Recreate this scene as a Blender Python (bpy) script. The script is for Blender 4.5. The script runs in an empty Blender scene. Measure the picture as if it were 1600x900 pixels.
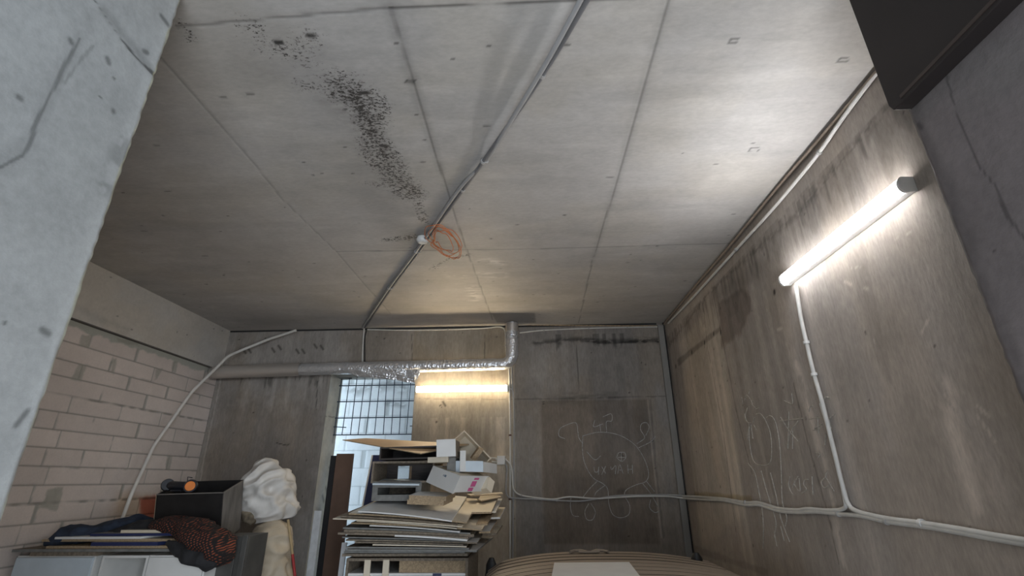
import bpy, bmesh, math, random
import numpy as np
from mathutils import Vector, Matrix, noise as mnoise
C = bpy.context.scene.collection
sc = bpy.context.scene
random.seed(7)

# ------------------------------------------------------------------ camera
F_PX, PITCH, YAW, ROLL, EYE = 755.29, 0.3782, -0.0352, -0.0077, 1.62
def cam_axes():
    cy, sy = math.cos(YAW), math.sin(YAW); cp, sp = math.cos(PITCH), math.sin(PITCH)
    f = Vector((sy*cp, cy*cp, sp)); r = Vector((cy, -sy, 0)); u = r.cross(f)
    c, s = math.cos(ROLL), math.sin(ROLL)
    return c*r + s*u, -s*r + c*u, f
RX, UX, FX = cam_axes()
EYEP = Vector((0, 0, EYE))
cd = bpy.data.cameras.new('camera'); cam = bpy.data.objects.new('camera', cd); C.objects.link(cam)
cd.sensor_width = 36; cd.lens = F_PX/1600*36; cd.clip_start = 0.05
m = Matrix((RX, UX, -FX)).transposed().to_4x4(); m.translation = EYEP
cam.matrix_world = m
sc.camera = cam

# ------------------------------------------------------------------ world, daylight, fill lamps, exposure
sc.view_settings.view_transform = 'Standard'
sc.view_settings.look = 'None'
sc.view_settings.exposure = 0.5
sc.view_settings.gamma = 1.0
sc.view_settings.use_curve_mapping = False
w = bpy.data.worlds.new('sky'); sc.world = w; w.use_nodes = True
w.node_tree.nodes['Background'].inputs[0].default_value = (0.62, 0.78, 1.0, 1)
w.node_tree.nodes['Background'].inputs[1].default_value = 0.6
def area(name, loc, target, sx, sy, power, col):
    l = bpy.data.lights.new(name, 'AREA'); l.shape = 'RECTANGLE'; l.size = sx; l.size_y = sy
    l.energy = power; l.color = col
    o = bpy.data.objects.new(name, l); C.objects.link(o); o.location = loc
    o.rotation_euler = (Vector(target)-Vector(loc)).to_track_quat('-Z', 'Y').to_euler()
    return o
area('gateway_daylight', (0.7, -2.3, 1.9), (-0.3, 1.5, 2.2), 2.4, 2.2, 8, (0.80, 0.90, 1.0))
area('left_side_fill', (14, -14, 3.5), (-2.5, 4.0, 1.7), 17, 6, 3000, (0.86, 0.93, 1.0))  # wide far lamp added to brighten the left wall through the gateway
area('ceiling_fill', (0.1, -1.0, 0.35), (-2.6, 4.2, 3.3), 2.4, 1.2, 66, (0.90, 0.95, 1.0))  # lamp added low behind the camera to lift the ceiling
area('corridor_daylight', (-4.6, 7.1, 2.0), (-1.5, 7.2, 1.9), 0.9, 2.2, 110, (0.66, 0.82, 1.0))

LAMP_BACK, LAMP_RIGHT = 38.0, 43.0

# ------------------------------------------------------------------ helpers
D, XR, XL, H = 6.2325, 1.7996, -4.138, 3.55
YG, GXL, GXR = 1.40, -1.44, 1.345           # inner edge and jambs of the gateway the camera stands in
def ray(px, py): return FX + RX*((px-800)/F_PX) - UX*((py-450)/F_PX)
def at(px, py, Y):
    d = ray(px, py); return EYEP + d*(Y/d.y)
def onx(px, py, X):
    d = ray(px, py); return EYEP + d*(X/d.x)
def onz(px, py, Z):
    d = ray(px, py); return EYEP + d*((Z-EYE)/d.z)

def lin(r, g, b):
    f = lambda c: (c/255/12.92) if c/255 <= .04045 else ((c/255+.055)/1.055)**2.4
    return (f(r), f(g), f(b))
MATS = {}
def mat(name, col, rough=.6, metal=0., noise=.12, scale=12., bump=.0, col2=None, stretch=(1,1,1), bscale=None):
    if name in MATS: return MATS[name]
    m = bpy.data.materials.new(name); m.use_nodes = True; n = m.node_tree.nodes; L = m.node_tree.links
    b = n['Principled BSDF']; b.inputs['Roughness'].default_value = rough; b.inputs['Metallic'].default_value = metal
    tc = n.new('ShaderNodeTexCoord'); mp = n.new('ShaderNodeMapping'); mp.inputs['Scale'].default_value = stretch
    L.new(tc.outputs['Object'], mp.inputs[0])
    nz = n.new('ShaderNodeTexNoise'); nz.inputs['Scale'].default_value = scale; nz.inputs['Detail'].default_value = 6
    L.new(mp.outputs[0], nz.inputs['Vector'])
    rp = n.new('ShaderNodeValToRGB'); rp.color_ramp.elements[0].position = .3; rp.color_ramp.elements[1].position = .7
    c2 = col2 or tuple(min(1, c*(1+noise)) for c in col)
    c1 = tuple(c*(1-noise) for c in col)
    rp.color_ramp.elements[0].color = (*c1, 1); rp.color_ramp.elements[1].color = (*c2, 1)
    L.new(nz.outputs['Fac'], rp.inputs[0]); L.new(rp.outputs[0], b.inputs['Base Color'])
    if bump:
        nb = n.new('ShaderNodeTexNoise'); nb.inputs['Scale'].default_value = bscale or scale*2; nb.inputs['Detail'].default_value = 5
        L.new(mp.outputs[0], nb.inputs['Vector'])
        bp = n.new('ShaderNodeBump'); bp.inputs['Strength'].default_value = bump; bp.inputs['Distance'].default_value = .01
        L.new(nb.outputs['Fac'], bp.inputs['Height']); L.new(bp.outputs[0], b.inputs['Normal'])
    MATS[name] = m; return m
def emis(name, col, s):
    m = bpy.data.materials.new(name); m.use_nodes = True; n = m.node_tree.nodes
    b = n['Principled BSDF']; b.inputs['Base Color'].default_value = (.8,.8,.8,1)
    b.inputs['Emission Color'].default_value = (*col, 1); b.inputs['Emission Strength'].default_value = s
    return m

def tag(o, label=None, cat=None, group=None, kind=None):
    if label: o['label'] = label
    if cat: o['category'] = cat
    if group: o['group'] = group
    if kind: o['kind'] = kind
    return o
def empty(name, loc, label, cat, group=None):
    o = bpy.data.objects.new(name, None); C.objects.link(o); o.location = loc
    o.empty_display_size = .1
    return tag(o, label, cat, group)

class MB:
    def __init__(s): s.v, s.f, s.m, s.sm = [], [], [], []
    def add(s, vs, fs, mi=0, smooth=False):
        k = len(s.v); s.v += [tuple(v) for v in vs]
        for f in fs: s.f.append(tuple(k+i for i in f)); s.m.append(mi); s.sm.append(smooth)
    def hexa(s, O, A, B, Cc, mi=0, me=None):
        "box from corner O and edge vectors A,B,Cc; faces normal to Cc get mi, the others me"
        O, A, B, Cc = map(Vector, (O, A, B, Cc)); me = mi if me is None else me
        if A.cross(B).dot(Cc) < 0: A, B = B, A
        p = [O, O+A, O+A+B, O+B, O+Cc, O+A+Cc, O+A+B+Cc, O+B+Cc]
        s.add(p, [(3,2,1,0), (4,5,6,7)], mi); s.add(p, [(0,1,5,4), (1,2,6,5), (2,3,7,6), (3,0,4,7)], me)
    def box(s, x0, x1, y0, y1, z0, z1, mi=0, me=None):
        s.hexa((x0,y0,z0), (x1-x0,0,0), (0,y1-y0,0), (0,0,z1-z0), mi, me)
    def tube(s, pts, r, seg=10, mi=0, cap=True, rs=None):
        pts = [Vector(p) for p in pts]; n = len(pts); ring = []
        t = (pts[1]-pts[0]).normalized(); up = Vector((0,0,1)) if abs(t.z) < .9 else Vector((1,0,0))
        a = t.cross(up).normalized()
        for i in range(n):
            t = (pts[min(i+1,n-1)]-pts[max(i-1,0)]).normalized()
            a = (a - t*a.dot(t)).normalized(); b = t.cross(a)
            rr = rs[i] if rs else r
            ring.append([pts[i]+(a*math.cos(2*math.pi*k/seg)+b*math.sin(2*math.pi*k/seg))*rr for k in range(seg)])
        vs = [v for rg in ring for v in rg]
        fs = [(i*seg+k, i*seg+(k+1)%seg, (i+1)*seg+(k+1)%seg, (i+1)*seg+k) for i in range(n-1) for k in range(seg)]
        s.add(vs, fs, mi, True)
        if cap: s.add(ring[0], [tuple(reversed(range(seg)))], mi); s.add(ring[-1], [tuple(range(seg))], mi)
    def build(s, name, mats, parent=None, bevel=0, loc=None):
        me = bpy.data.meshes.new(name)
        vs = s.v
        if loc is not None: vs = [tuple(Vector(v)-Vector(loc)) for v in vs]
        elif parent is not None and parent.type == 'EMPTY':
            vs = [tuple(Vector(v)-parent.location) for v in vs]
        me.from_pydata(vs, [], s.f)
        for mm in (mats if isinstance(mats, (list, tuple)) else [mats]): me.materials.append(mm)
        me.polygons.foreach_set('material_index', s.m); me.polygons.foreach_set('use_smooth', s.sm); me.update()
        o = bpy.data.objects.new(name, me); C.objects.link(o)
        if loc is not None: o.location = loc
        if parent is not None: o.parent = parent
        if bevel:
            bv = o.modifiers.new('bevel', 'BEVEL'); bv.width = bevel; bv.segments = 2; bv.limit_method = 'ANGLE'
        return o
def spline(pts, k=8):
    pts = [Vector(p) for p in pts]; out = []
    P = [2*pts[0]-pts[1]] + pts + [2*pts[-1]-pts[-2]]
    for i in range(1, len(P)-2):
        for j in range(k):
            t = j/k; a, b, c, d = P[i-1], P[i], P[i+1], P[i+2]
            out.append(.5*((2*b)+(c-a)*t+(2*a-5*b+4*c-d)*t*t+(3*b-a-3*c+d)*t**3))
    return out+[pts[-1]]
def arcs(pts, r=.06, k=6):
    "polyline with rounded corners"
    pts = [Vector(p) for p in pts]; out = [pts[0]]
    for i in range(1, len(pts)-1):
        a = (pts[i-1]-pts[i]); b = (pts[i+1]-pts[i]); ra = min(r, a.length*.45, b.length*.45)
        p, q = pts[i]+a.normalized()*ra, pts[i]+b.normalized()*ra
        for j in range(k+1):
            t = j/k; out.append(p*(1-t)**2+pts[i]*2*t*(1-t)+q*t*t)
    return out+[pts[-1]]

# ---- value noise for painting concrete
RT = np.random.RandomState(11).rand(256, 256)
def vn(u, v, su, sv=None, seed=0):
    sv = sv or su; x = u/su+seed*17.3+1000; y = v/sv+seed*9.7+1000
    xi = np.floor(x).astype(int); yi = np.floor(y).astype(int); fx = x-xi; fy = y-yi
    fx = fx*fx*(3-2*fx); fy = fy*fy*(3-2*fy)
    g = lambda a, b: RT[(xi+a) % 256, (yi+b) % 256]
    return (g(0,0)*(1-fx)+g(1,0)*fx)*(1-fy)+(g(0,1)*(1-fx)+g(1,1)*fx)*fy
def fbm(u, v, su, sv=None, seed=0, o=4):
    sv = sv or su; t = 0; a = 1; n = 0
    for k in range(o): t = t+a*vn(u, v, su/2**k, sv/2**k, seed+k*3); n += a; a *= .55
    return t/n
def sst(x, a, b):
    t = np.clip((x-a)/(b-a), 0, 1); return t*t*(3-2*t)

class Panel:
    "a wall surface as a fine grid whose colour (dirt, joints, stains, painted lamp glow) is laid down procedurally"
    def __init__(s, O, U, V, lu, lv, step):
        s.O, s.U, s.V = Vector(O), Vector(U), Vector(V); s.N = s.U.cross(s.V)
        s.nu, s.nv = int(round(lu/step)), int(round(lv/step)); s.lu, s.lv = lu, lv
        s.u, s.v = np.meshgrid(np.linspace(0, lu, s.nu+1), np.linspace(0, lv, s.nv+1))
        s.col = np.ones(s.u.shape+(3,)); s.mask = np.zeros_like(s.u); s.h = np.zeros_like(s.u)
    def base(s, c, amp=.25, su=.9, sv=.9, seed=1, fine=.08, warm=None):
        n = fbm(s.u, s.v, su, sv, seed)-.5; k = fbm(s.u, s.v, .08, .08, seed+20)-.5; q = fbm(s.u, s.v, .28, .28, seed+60, 5)-.5
        s.col[:] = np.array(c)*(1+amp*2*n[..., None]+fine*2*k[..., None]+fine*2.6*q[..., None])
        if warm:
            t = sst(fbm(s.u, s.v, su*.7, sv*.7, seed+40), .4, .65)[..., None]
            s.col[:] = s.col*(1-t)+s.col*np.array(warm)*t
    def px(s, x, y):
        d = ray(x, y); t = (s.O-EYEP).dot(s.N)/d.dot(s.N); p = EYEP+d*t-s.O
        return p.dot(s.U), p.dot(s.V)
    def mix(s, c, a):
        a = a[..., None]; c = np.array(c)
        s.col[:] = s.col*(1-a)+(c*a if c.ndim else s.col*float(c)*a)
    def mul(s, k, a): s.col *= (1-a*(1-k))[..., None]
    def dist(s, pts):
        d = np.full(s.u.shape, 9.)
        for (a, b), (c, e) in zip(pts[:-1], pts[1:]):
            L2 = (c-a)**2+(e-b)**2+1e-9
            t = np.clip(((s.u-a)*(c-a)+(s.v-b)*(e-b))/L2, 0, 1)
            d = np.minimum(d, np.hypot(s.u-a-t*(c-a), s.v-b-t*(e-b)))
        return d
    def line(s, pts, w=.008, k=.4, wob=.004, a=1., depth=0, seed=0, brk=0.):
        pts = [s.px(*p) for p in pts]
        uu, vv = s.u, s.v
        d = s.dist(pts)+(vn(uu, vv, .06, .06, 60+seed)-.5)*wob*2
        m = (1-sst(d, w*.5, w*1.3))*a
        if brk: m = m*sst(vn(uu, vv, .15, .15, 80+seed), brk-.15, brk+.15)
        s.mul(k, m); s.h -= m*depth
    def band(s, pts, w, feather, k=.5, thr=.0, ns=(.05,.05), seed=0, mask=False, a=1., world=False):
        if not world: pts = [s.px(*p) for p in pts]
        d = s.dist(pts)+(fbm(s.u, s.v, .25, .25, 30+seed)-.5)*feather
        m = (1-sst(d, w-feather, w+feather))
        if mask: s.mask = np.maximum(s.mask, m*a); return
        if thr: m = m*sst(fbm(s.u, s.v, ns[0], ns[1], 50+seed), thr-.08, thr+.08)
        s.mul(k, m*a)
    def poly(s, pts, k, feather=.03, a=1., rough=.05, seed=0, tint=None):
        pts = [s.px(*p) for p in pts]
        ins = np.zeros(s.u.shape, bool); n = len(pts)
        for i in range(n):
            (x0, y0), (x1, y1) = pts[i], pts[(i+1) % n]
            if y0 == y1: continue
            c = ((y0 > s.v) != (y1 > s.v)) & (s.u < (x1-x0)*(s.v-y0)/(y1-y0)+x0); ins ^= c
        d = s.dist(pts+[pts[0]]); d = np.where(ins, -d, d)+(fbm(s.u, s.v, .12, .12, 90+seed)-.5)*rough*2
        m = (1-sst(d, -feather, feather))*a
        s.mul(k, m)
        if tint: s.col *= (1-m[..., None]*(1-np.array(tint)))
    def dots(s, n, r0, r1, k=.3, seed=3, el=2.):
        r = random.Random(seed)
        for _ in range(n):
            cu, cv, rr = r.uniform(0, s.lu), r.uniform(0, s.lv), r.uniform(r0, r1)
            i0 = max(0, int((cu-.08)/s.lu*s.nu)); i1 = int((cu+.08)/s.lu*s.nu)+2
            j0 = max(0, int((cv-.08)/s.lv*s.nv)); j1 = int((cv+.08)/s.lv*s.nv)+2
            sl = (slice(j0, j1), slice(i0, i1))
            d = np.hypot((s.u[sl]-cu)/el, s.v[sl]-cv)
            s.col[sl] *= (1-(1-sst(d, rr*.6, rr*1.2))*(1-k))[..., None]
    def streaks(s, vtop, vbot, k=.6, dens=.55, w=.04, seed=0, u0=-9, u1=99):
        n = vn(s.u, s.v*0, w, 1, 70+seed); L = vn(s.u, s.v*0, w*1.7, 1, 75+seed)
        end = vtop-(vtop-vbot)*L
        m = sst(n, dens-.1, dens+.1)*(1-sst(end-s.v, 0, .06))*(s.v < vtop)*(s.u > u0)*(s.u < u1)
        m = m*(.6+.4*fbm(s.u, s.v, .03, .2, seed+5))
        s.mul(k, m)
    def build(s, name, material, cut=None, kind='structure', parent=None):
        pts = (np.array(s.O)+s.u[..., None]*np.array(s.U)+s.v[..., None]*np.array(s.V)+s.h[..., None]*np.array(s.N)).reshape(-1, 3)
        i, j = np.meshgrid(np.arange(s.nu), np.arange(s.nv)); W = s.nu+1
        q = np.stack([j*W+i, j*W+i+1, (j+1)*W+i+1, (j+1)*W+i], -1).reshape(-1, 4)
        if cut is not None:
            uc = (s.u[:-1, :-1]+s.u[1:, 1:])/2; vc = (s.v[:-1, :-1]+s.v[1:, 1:])/2
            q = q[~cut(uc, vc).reshape(-1)]
        me = bpy.data.meshes.new(name)
        me.vertices.add(len(pts)); me.vertices.foreach_set('co', pts.astype(np.float32).ravel())
        me.loops.add(q.size); me.loops.foreach_set('vertex_index', q.astype(np.int32).ravel())
        me.polygons.add(len(q)); me.polygons.foreach_set('loop_start', np.arange(0, q.size, 4, dtype=np.int32))
        me.polygons.foreach_set('loop_total', np.full(len(q), 4, np.int32))
        me.polygons.foreach_set('use_smooth', np.ones(len(q), bool))
        me.update(calc_edges=True)
        at_ = me.color_attributes.new('Col', 'FLOAT_COLOR', 'POINT')
        rgba = np.concatenate([np.clip(s.col, .01, .9), s.mask[..., None]], -1).astype(np.float32)
        at_.data.foreach_set('color', rgba.ravel())
        me.materials.append(material)
        o = bpy.data.objects.new(name, me); C.objects.link(o)
        if kind: o['kind'] = kind
        if parent: o.parent = parent
        return o

def concrete(name, rough=.75, fs=40, famp=.12, bump=.25, stretch=(1,1,1), spec=.4, mould_stretch=(1,1,1)):
    m = bpy.data.materials.new(name); m.use_nodes = True; n = m.node_tree.nodes; L = m.node_tree.links
    b = n['Principled BSDF']; b.inputs['Roughness'].default_value = rough; b.inputs['Specular IOR Level'].default_value = spec
    at_ = n.new('ShaderNodeAttribute'); at_.attribute_name = 'Col'
    tc = n.new('ShaderNodeTexCoord'); mp = n.new('ShaderNodeMapping'); mp.inputs['Scale'].default_value = stretch
    L.new(tc.outputs['Object'], mp.inputs[0])
    nz = n.new('ShaderNodeTexNoise'); nz.inputs['Scale'].default_value = fs; nz.inputs['Detail'].default_value = 8; nz.inputs['Roughness'].default_value = .65
    L.new(mp.outputs[0], nz.inputs['Vector'])
    mr = n.new('ShaderNodeMapRange'); mr.inputs[1].default_value = .25; mr.inputs[2].default_value = .75
    mr.inputs[3].default_value = 1-famp; mr.inputs[4].default_value = 1+famp; L.new(nz.outputs['Fac'], mr.inputs[0])
    mx = n.new('ShaderNodeVectorMath'); mx.operation = 'SCALE'; L.new(at_.outputs['Color'], mx.inputs[0]); L.new(mr.outputs[0], mx.inputs['Scale'])
    # mould specks where the alpha mask asks for them
    mm = n.new('ShaderNodeMapping'); mm.inputs['Scale'].default_value = mould_stretch; L.new(tc.outputs['Object'], mm.inputs[0])
    n2 = n.new('ShaderNodeTexNoise'); n2.inputs['Scale'].default_value = 52; n2.inputs['Detail'].default_value = 7; n2.inputs['Roughness'].default_value = .72
    L.new(mm.outputs[0], n2.inputs['Vector'])
    ad = n.new('ShaderNodeMath'); ad.operation = 'MULTIPLY_ADD'; L.new(at_.outputs['Alpha'], ad.inputs[0]); ad.inputs[1].default_value = .30; L.new(n2.outputs['Fac'], ad.inputs[2])
    r2 = n.new('ShaderNodeMapRange'); r2.inputs[1].default_value = .755; r2.inputs[2].default_value = .83; L.new(ad.outputs[0], r2.inputs[0])
    mc = n.new('ShaderNodeMixRGB'); mc.inputs[2].default_value = (.055, .05, .046, 1); L.new(r2.outputs[0], mc.inputs[0]); L.new(mx.outputs[0], mc.inputs[1])
    L.new(mc.outputs[0], b.inputs['Base Color'])
    bp = n.new('ShaderNodeBump'); bp.inputs['Strength'].default_value = bump; bp.inputs['Distance'].default_value = .006
    L.new(nz.outputs['Fac'], bp.inputs['Height']); L.new(bp.outputs[0], b.inputs['Normal'])
    return m

# ================================================================== SETTING
# ---------------- ceiling
cm = concrete('ceiling_concrete', .55, 26, .10, .15, (1, 2.2, 1), mould_stretch=(1, 1.5, 1))
ce = Panel((XR, .9, H), (-1, 0, 0), (0, 1, 0), XR-XL, D-.9, .0115)
ce.base((.47, .45, .43), .13, 1.1, .8, 2, .07, (1, .985, .95))
ce.mul(.86, sst(fbm(ce.u, ce.v, .7, .16, 5), .5, .7)*.6)
ce.mul(1.10, sst(fbm(ce.u, ce.v, .5, .10, 9), .52, .72)*.7)
for i, l in enumerate([[(275, 42), (440, 27), (610, 12)], [(610, 12), (770, 8), (945, -1), (1330, -20)], [(525, 393), (840, 389), (1148, 380)],
          [(610, 12), (655, 160), (690, 270), (722, 370), (770, 500)], [(1046, -6), (1010, 120), (965, 280), (925, 410), (904, 505)],
          [(250, 90), (380, 235), (440, 310), (525, 393), (610, 490)]]):
    ce.line(l, .0065 if i != 1 else .0055, .58 if i not in (1, 5) else (.35 if i == 1 else .72), .0025, seed=i, depth=.002)
ce.band([(610, 12), (655, 160), (690, 270)], .03, .02, .85)
ce.band([(1046, -6), (1010, 120), (965, 280), (925, 410)], .03, .02, .88, seed=4)
# mould bed, then broad darker bands
ce.band([(395, 45), (420, 70), (470, 85), (485, 60)], .10, .12, mask=True, a=.80, seed=1)
ce.band([(535, 140), (572, 165), (582, 215), (600, 250), (622, 280), (640, 300)], .15, .10, mask=True, a=.92, seed=2)
ce.band([(555, 150), (578, 190), (598, 240), (625, 285)], .07, .08, mask=True, a=1.08, seed=4)
ce.band([(470, 130), (515, 145), (540, 165)], .06, .08, mask=True, a=.80, seed=3)
ce.band([(570, 285), (650, 300), (660, 345)], .07, .08, mask=True, a=.84, seed=5)
ce.band([(600, 375), (655, 370)], .05, .05, mask=True, a=.95, seed=6)
ce.band([(675, 420), (700, 405), (735, 398)], .06, .06, mask=True, a=.86, seed=7)
ce.band([(285, 38), (300, 60)], .05, .05, mask=True, a=.85, seed=8)
ce.band([(545, 150), (585, 220), (640, 300)], .10, .12, .80, .4, (.08, .04), seed=15)
ce.band([(440, 90), (560, 200), (600, 300), (660, 380)], .22, .2, .86, seed=9)
ce.band([(650, 372), (700, 385)], .12, .1, .75, seed=10)
ce.band([(150, 425), (260, 480), (420, 500)], .35, .3, .90, seed=12)  # broad soft darker band along the left ceiling edge
# pale rubbed patches, then a broad lighter area
for p in [[(760, 408), (785, 412)], [(755, 428), (785, 430)], [(705, 430), (722, 432)], [(738, 450), (742, 470)]]:
    ce.band(p, .05, .06, 1.45, .5, (.12, .03), seed=2)
ce.band([(1230, 100), (1215, 230)], .5, .4, 1.06, seed=14)  # faint broad lightening on the right side of the ceiling
ce.dots(120, .004, .010, .35, 5, 2.0)
for (x, y) in [(435, 66), (486, 56), (570, 145), (600, 228)]: ce.band([(x-4, y), (x+4, y)], .014, .006, .12)
for (x, y) in [(641, 127), (262, 299), (225, 361), (320, 400), (349, 152), (391, 147), (245, 227), (760, 197), (953, 277)]:
    ce.band([(x-4, y), (x+4, y)], .007, .006, .45)
for (x, y) in [(1146, 64), (1317, 94), (1178, 234), (641, 127)]:
    q = [(x-8, y+3), (x-5, y-3), (x+8, y-3), (x+6, y+3), (x-8, y+3)]; ce.line(q, .004, .4, 0)
# darker rectangle on the ceiling round the duct
ce.poly([(768, 489), (835, 489), (838, 504), (776, 504)], .62, .01, 1, .01)
ceiling = ce.build('ceiling', cm)

# ---------------- back wall (concrete)
wm = concrete('wall_concrete', .8, 26, .20, .4, (2.2, 2.2, .6))
OX0, OX1, OZ1 = -2.607, -1.485, 2.93        # opening
bw = Panel((XL, D, 0), (1, 0, 0), (0, 0, 1), XR-XL, H, .0125)   # normal faces the room (-y)
bw.base((.265, .243, .222), .22, .55, 1.4, 21, .10, (1, .95, .88))
bw.mul(.86, sst(fbm(bw.u, bw.v, .10, 1.5, 22), .44, .72)*.8)
bw.mul(1.12, sst(fbm(bw.u, bw.v, .16, 1.8, 27), .50, .72)*.7)
beamz = H-.515
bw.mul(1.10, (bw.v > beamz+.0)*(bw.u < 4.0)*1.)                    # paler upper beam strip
bw.mul(1.55, (bw.u > 2.66)*(bw.u < 3.95)*(bw.v < beamz)*.9)  # back lamp's glow painted into the wall colour around it
bw.col *= (1-((bw.u > 2.6)*(bw.u < 3.95))[..., None]*(1-np.array([1.0, .965, .86]))*.8)  # warm tint of the painted lamp glow
bw.line([(355, 582), (520, 578), (650, 572), (800, 566)], .008, .5, .004)
bw.line([(643, 520), (644, 565)], .005, .45, .002); bw.line([(757, 512), (757, 560)], .005, .4, .002)
bw.line([(345, 592), (318, 720), (305, 800)], .008, 1.5, .004); bw.line([(338, 592), (310, 720)], .014, .7, .004)
bw.line([(800, 624), (850, 623), (960, 621), (1052, 619)], .008, .6, .006, seed=4)
bw.band([(860, 624), (960, 618)], .05, .05, .75, .45, (.2, .03))
bw.line([(901, 530), (902, 560), (904, 610)], .005, .45, .003)
bw.line([(1012, 625), (1020, 720), (1033, 840)], .007, 1.45, .003); bw.line([(1016, 625), (1024, 720), (1037, 840)], .01, .65, .003)
bw.poly([(845, 626), (1012, 624), (1032, 850), (850, 850)], .68, .02, .9, .01, 4, (1.04, .98, .92))
bw.poly([(880, 640), (930, 630), (935, 700), (915, 745), (880, 730)], 1.38, .12, .8, .1, 5)
bw.poly([(985, 640), (1010, 640), (1015, 700), (980, 690)], .82, .08, .8, .1, 6)
bw.poly([(840, 535), (890, 540), (880, 600), (830, 600)], 1.25, .12, .7, .1, 7)
bw.band([(835, 536), (900, 530), (960, 533), (1033, 531)], .028, .03, .35, .42, (.07, .03), 8)
bw.line([(900, 533), (960, 536), (1000, 533), (1035, 534)], .012, .3, .015, seed=9)
bw.streaks(beamz+.39, beamz+.12, .45, .60, .045, 3, 4.1, 5.4)
bw.streaks(beamz+.02, beamz-.30, .5, .56, .022, 6, .25, 1.5)
bw.poly([(312, 592), (340, 592), (312, 760), (285, 760)], 1.25, .02, .9, .02, 31, (.98, 1, 1.02))
bw.streaks(beamz-.05, beamz-1.8, 1.35, .66, .06, 12, .3, 1.5)
bw.poly([(330, 620), (500, 640), (490, 800), (320, 800)], .74, .15, .8, .2, 11, (1.03, .99, .95))
bw.streaks(2.35, 1.4, 1.3, .62, .05, 14, 2.66, 3.9)
bw.line([(655, 623), (790, 624)], .006, .7, .006, seed=7)
bw.band([(770, 585), (790, 578)], .04, .04, .8, .5, (.1, .04), 3)
bw.dots(60, .005, .012, .3, 8, 1.3)
for (x, y) in [(390, 548), (382, 549), (427, 547), (437, 543), (465, 549), (474, 549), (493, 541), (503, 543), (972, 711), (694, 631)]:
    bw.band([(x-2, y-3), (x+2, y+3)], .012, .008, .35)
bw.line([(432, 692), (448, 696), (452, 694)], .006, .25, .0); bw.line([(496, 596), (494, 640)], .006, .35, .0)
bw.poly([(795, 520), (812, 520), (812, 900), (795, 900)], 1.1, .03, .6, .02, 12)
bw.band([(968, 768), (975, 768)], .03, .03, .6, seed=4)
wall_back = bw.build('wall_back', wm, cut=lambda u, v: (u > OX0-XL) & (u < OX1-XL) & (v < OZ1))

# ---------------- right wall
rw = Panel((XR, D, 0), (0, -1, 0), (0, 0, 1), D-YG, H, .0115)   # normal faces -x
rw.base((.335, .298, .268), .16, .7, 1.6, 31, .09, (1.0, .97, .93))
rw.mul(.86, sst(fbm(rw.u, rw.v, .13, 2.0, 32), .42, .72)*.75)
rw.mul(1.09, sst(fbm(rw.u, rw.v, .18, 2.2, 37), .48, .72)*.8)
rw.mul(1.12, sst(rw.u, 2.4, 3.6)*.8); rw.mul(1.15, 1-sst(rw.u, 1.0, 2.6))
rw.poly([(1062, 535), (1120, 470), (1165, 800), (1095, 860)], 1.22, .05, .9, .02, 3, (1, 1, .96))
rw.line([(1098, 470), (1105, 540), (1128, 660), (1150, 830)], .006, .5, .003, seed=1)
rw.line([(1074, 540), (1085, 620), (1115, 820)], .006, .55, .003, seed=2)
rw.line([(1113, 455), (1135, 560), (1150, 640), (1175, 740)], .008, .6, .003, seed=3)
rw.poly([(1058, 562), (1125, 510), (1127, 516), (1060, 572)], .55, .012, .9, .01, 4)
for (x, y) in [(1056, 573), (1081, 551), (1101, 536), (1115, 522), (1126, 520), (1210, 457)]: rw.band([(x, y-2), (x, y+1)], .014, .008, .15)
rw.poly([(1122, 472), (1140, 462), (1170, 450), (1172, 485), (1155, 525), (1127, 542)], .62, .025, 1, .05, 5, (1.02, .97, .95))
rw.poly([(1115, 455), (1150, 430), (1200, 400), (1200, 430), (1150, 460), (1120, 475)], .74, .06, .9, .06, 15)
rw.band([(1045, 540), (1110, 455), (1160, 410), (1250, 330), (1365, 190), (1420, 130)], .020, .03, .62, .45, (.05, .02), 6)
rw.streaks(H-.20, H-.70, .76, .50, .04, 4); rw.streaks(H-.22, H-.45, .6, .66, .025, 8)
rw.streaks(H-.2, H-2.6, .84, .55, .10, 5)
rw.streaks(H-.6, .2, 1.22, .63, .09, 9, .8, 3.4)
for i, l in enumerate([[(1245, 570), (1270, 660), (1300, 780), (1320, 880)], [(1480, 600), (1490, 680), (1510, 740), (1525, 790)]]):
    rw.band(l, .035, .035, 1.45, .46, (.05, .10), 20+i)
rw.line([(1240, 600), (1262, 690), (1298, 820), (1310, 880)], .006, .55, .004, seed=22)
for p in [[(1395, 375), (1430, 360)], [(1525, 633), (1545, 650)], [(1528, 650), (1555, 690)], [(1330, 420), (1345, 416)], [(1370, 545), (1365, 530)], [(1440, 520), (1450, 500)]]:
    rw.line(p, .004, 1.35, .003)
for p in [[(1320, 440), (1330, 445)], [(1350, 450), (1356, 452)], [(1215, 515), (1222, 513)]]: rw.band(p, .008, .008, 1.5)
rw.poly([(1380, 560), (1440, 580), (1440, 720), (1360, 700)], 1.08, .2, .8, .1, 25)
rw.poly([(1062, 845), (1200, 890), (1200, 900), (1062, 856)], .6, .01, .5, .02, 26)
rw.poly([(1085, 768), (1175, 775), (1175, 783), (1085, 778)], .75, .012, .8, .01, 27, (1, .92, .7))
rw.dots(90, .004, .011, .35, 12, 1.0)
wall_right = rw.build('wall_right', wm)

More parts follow.
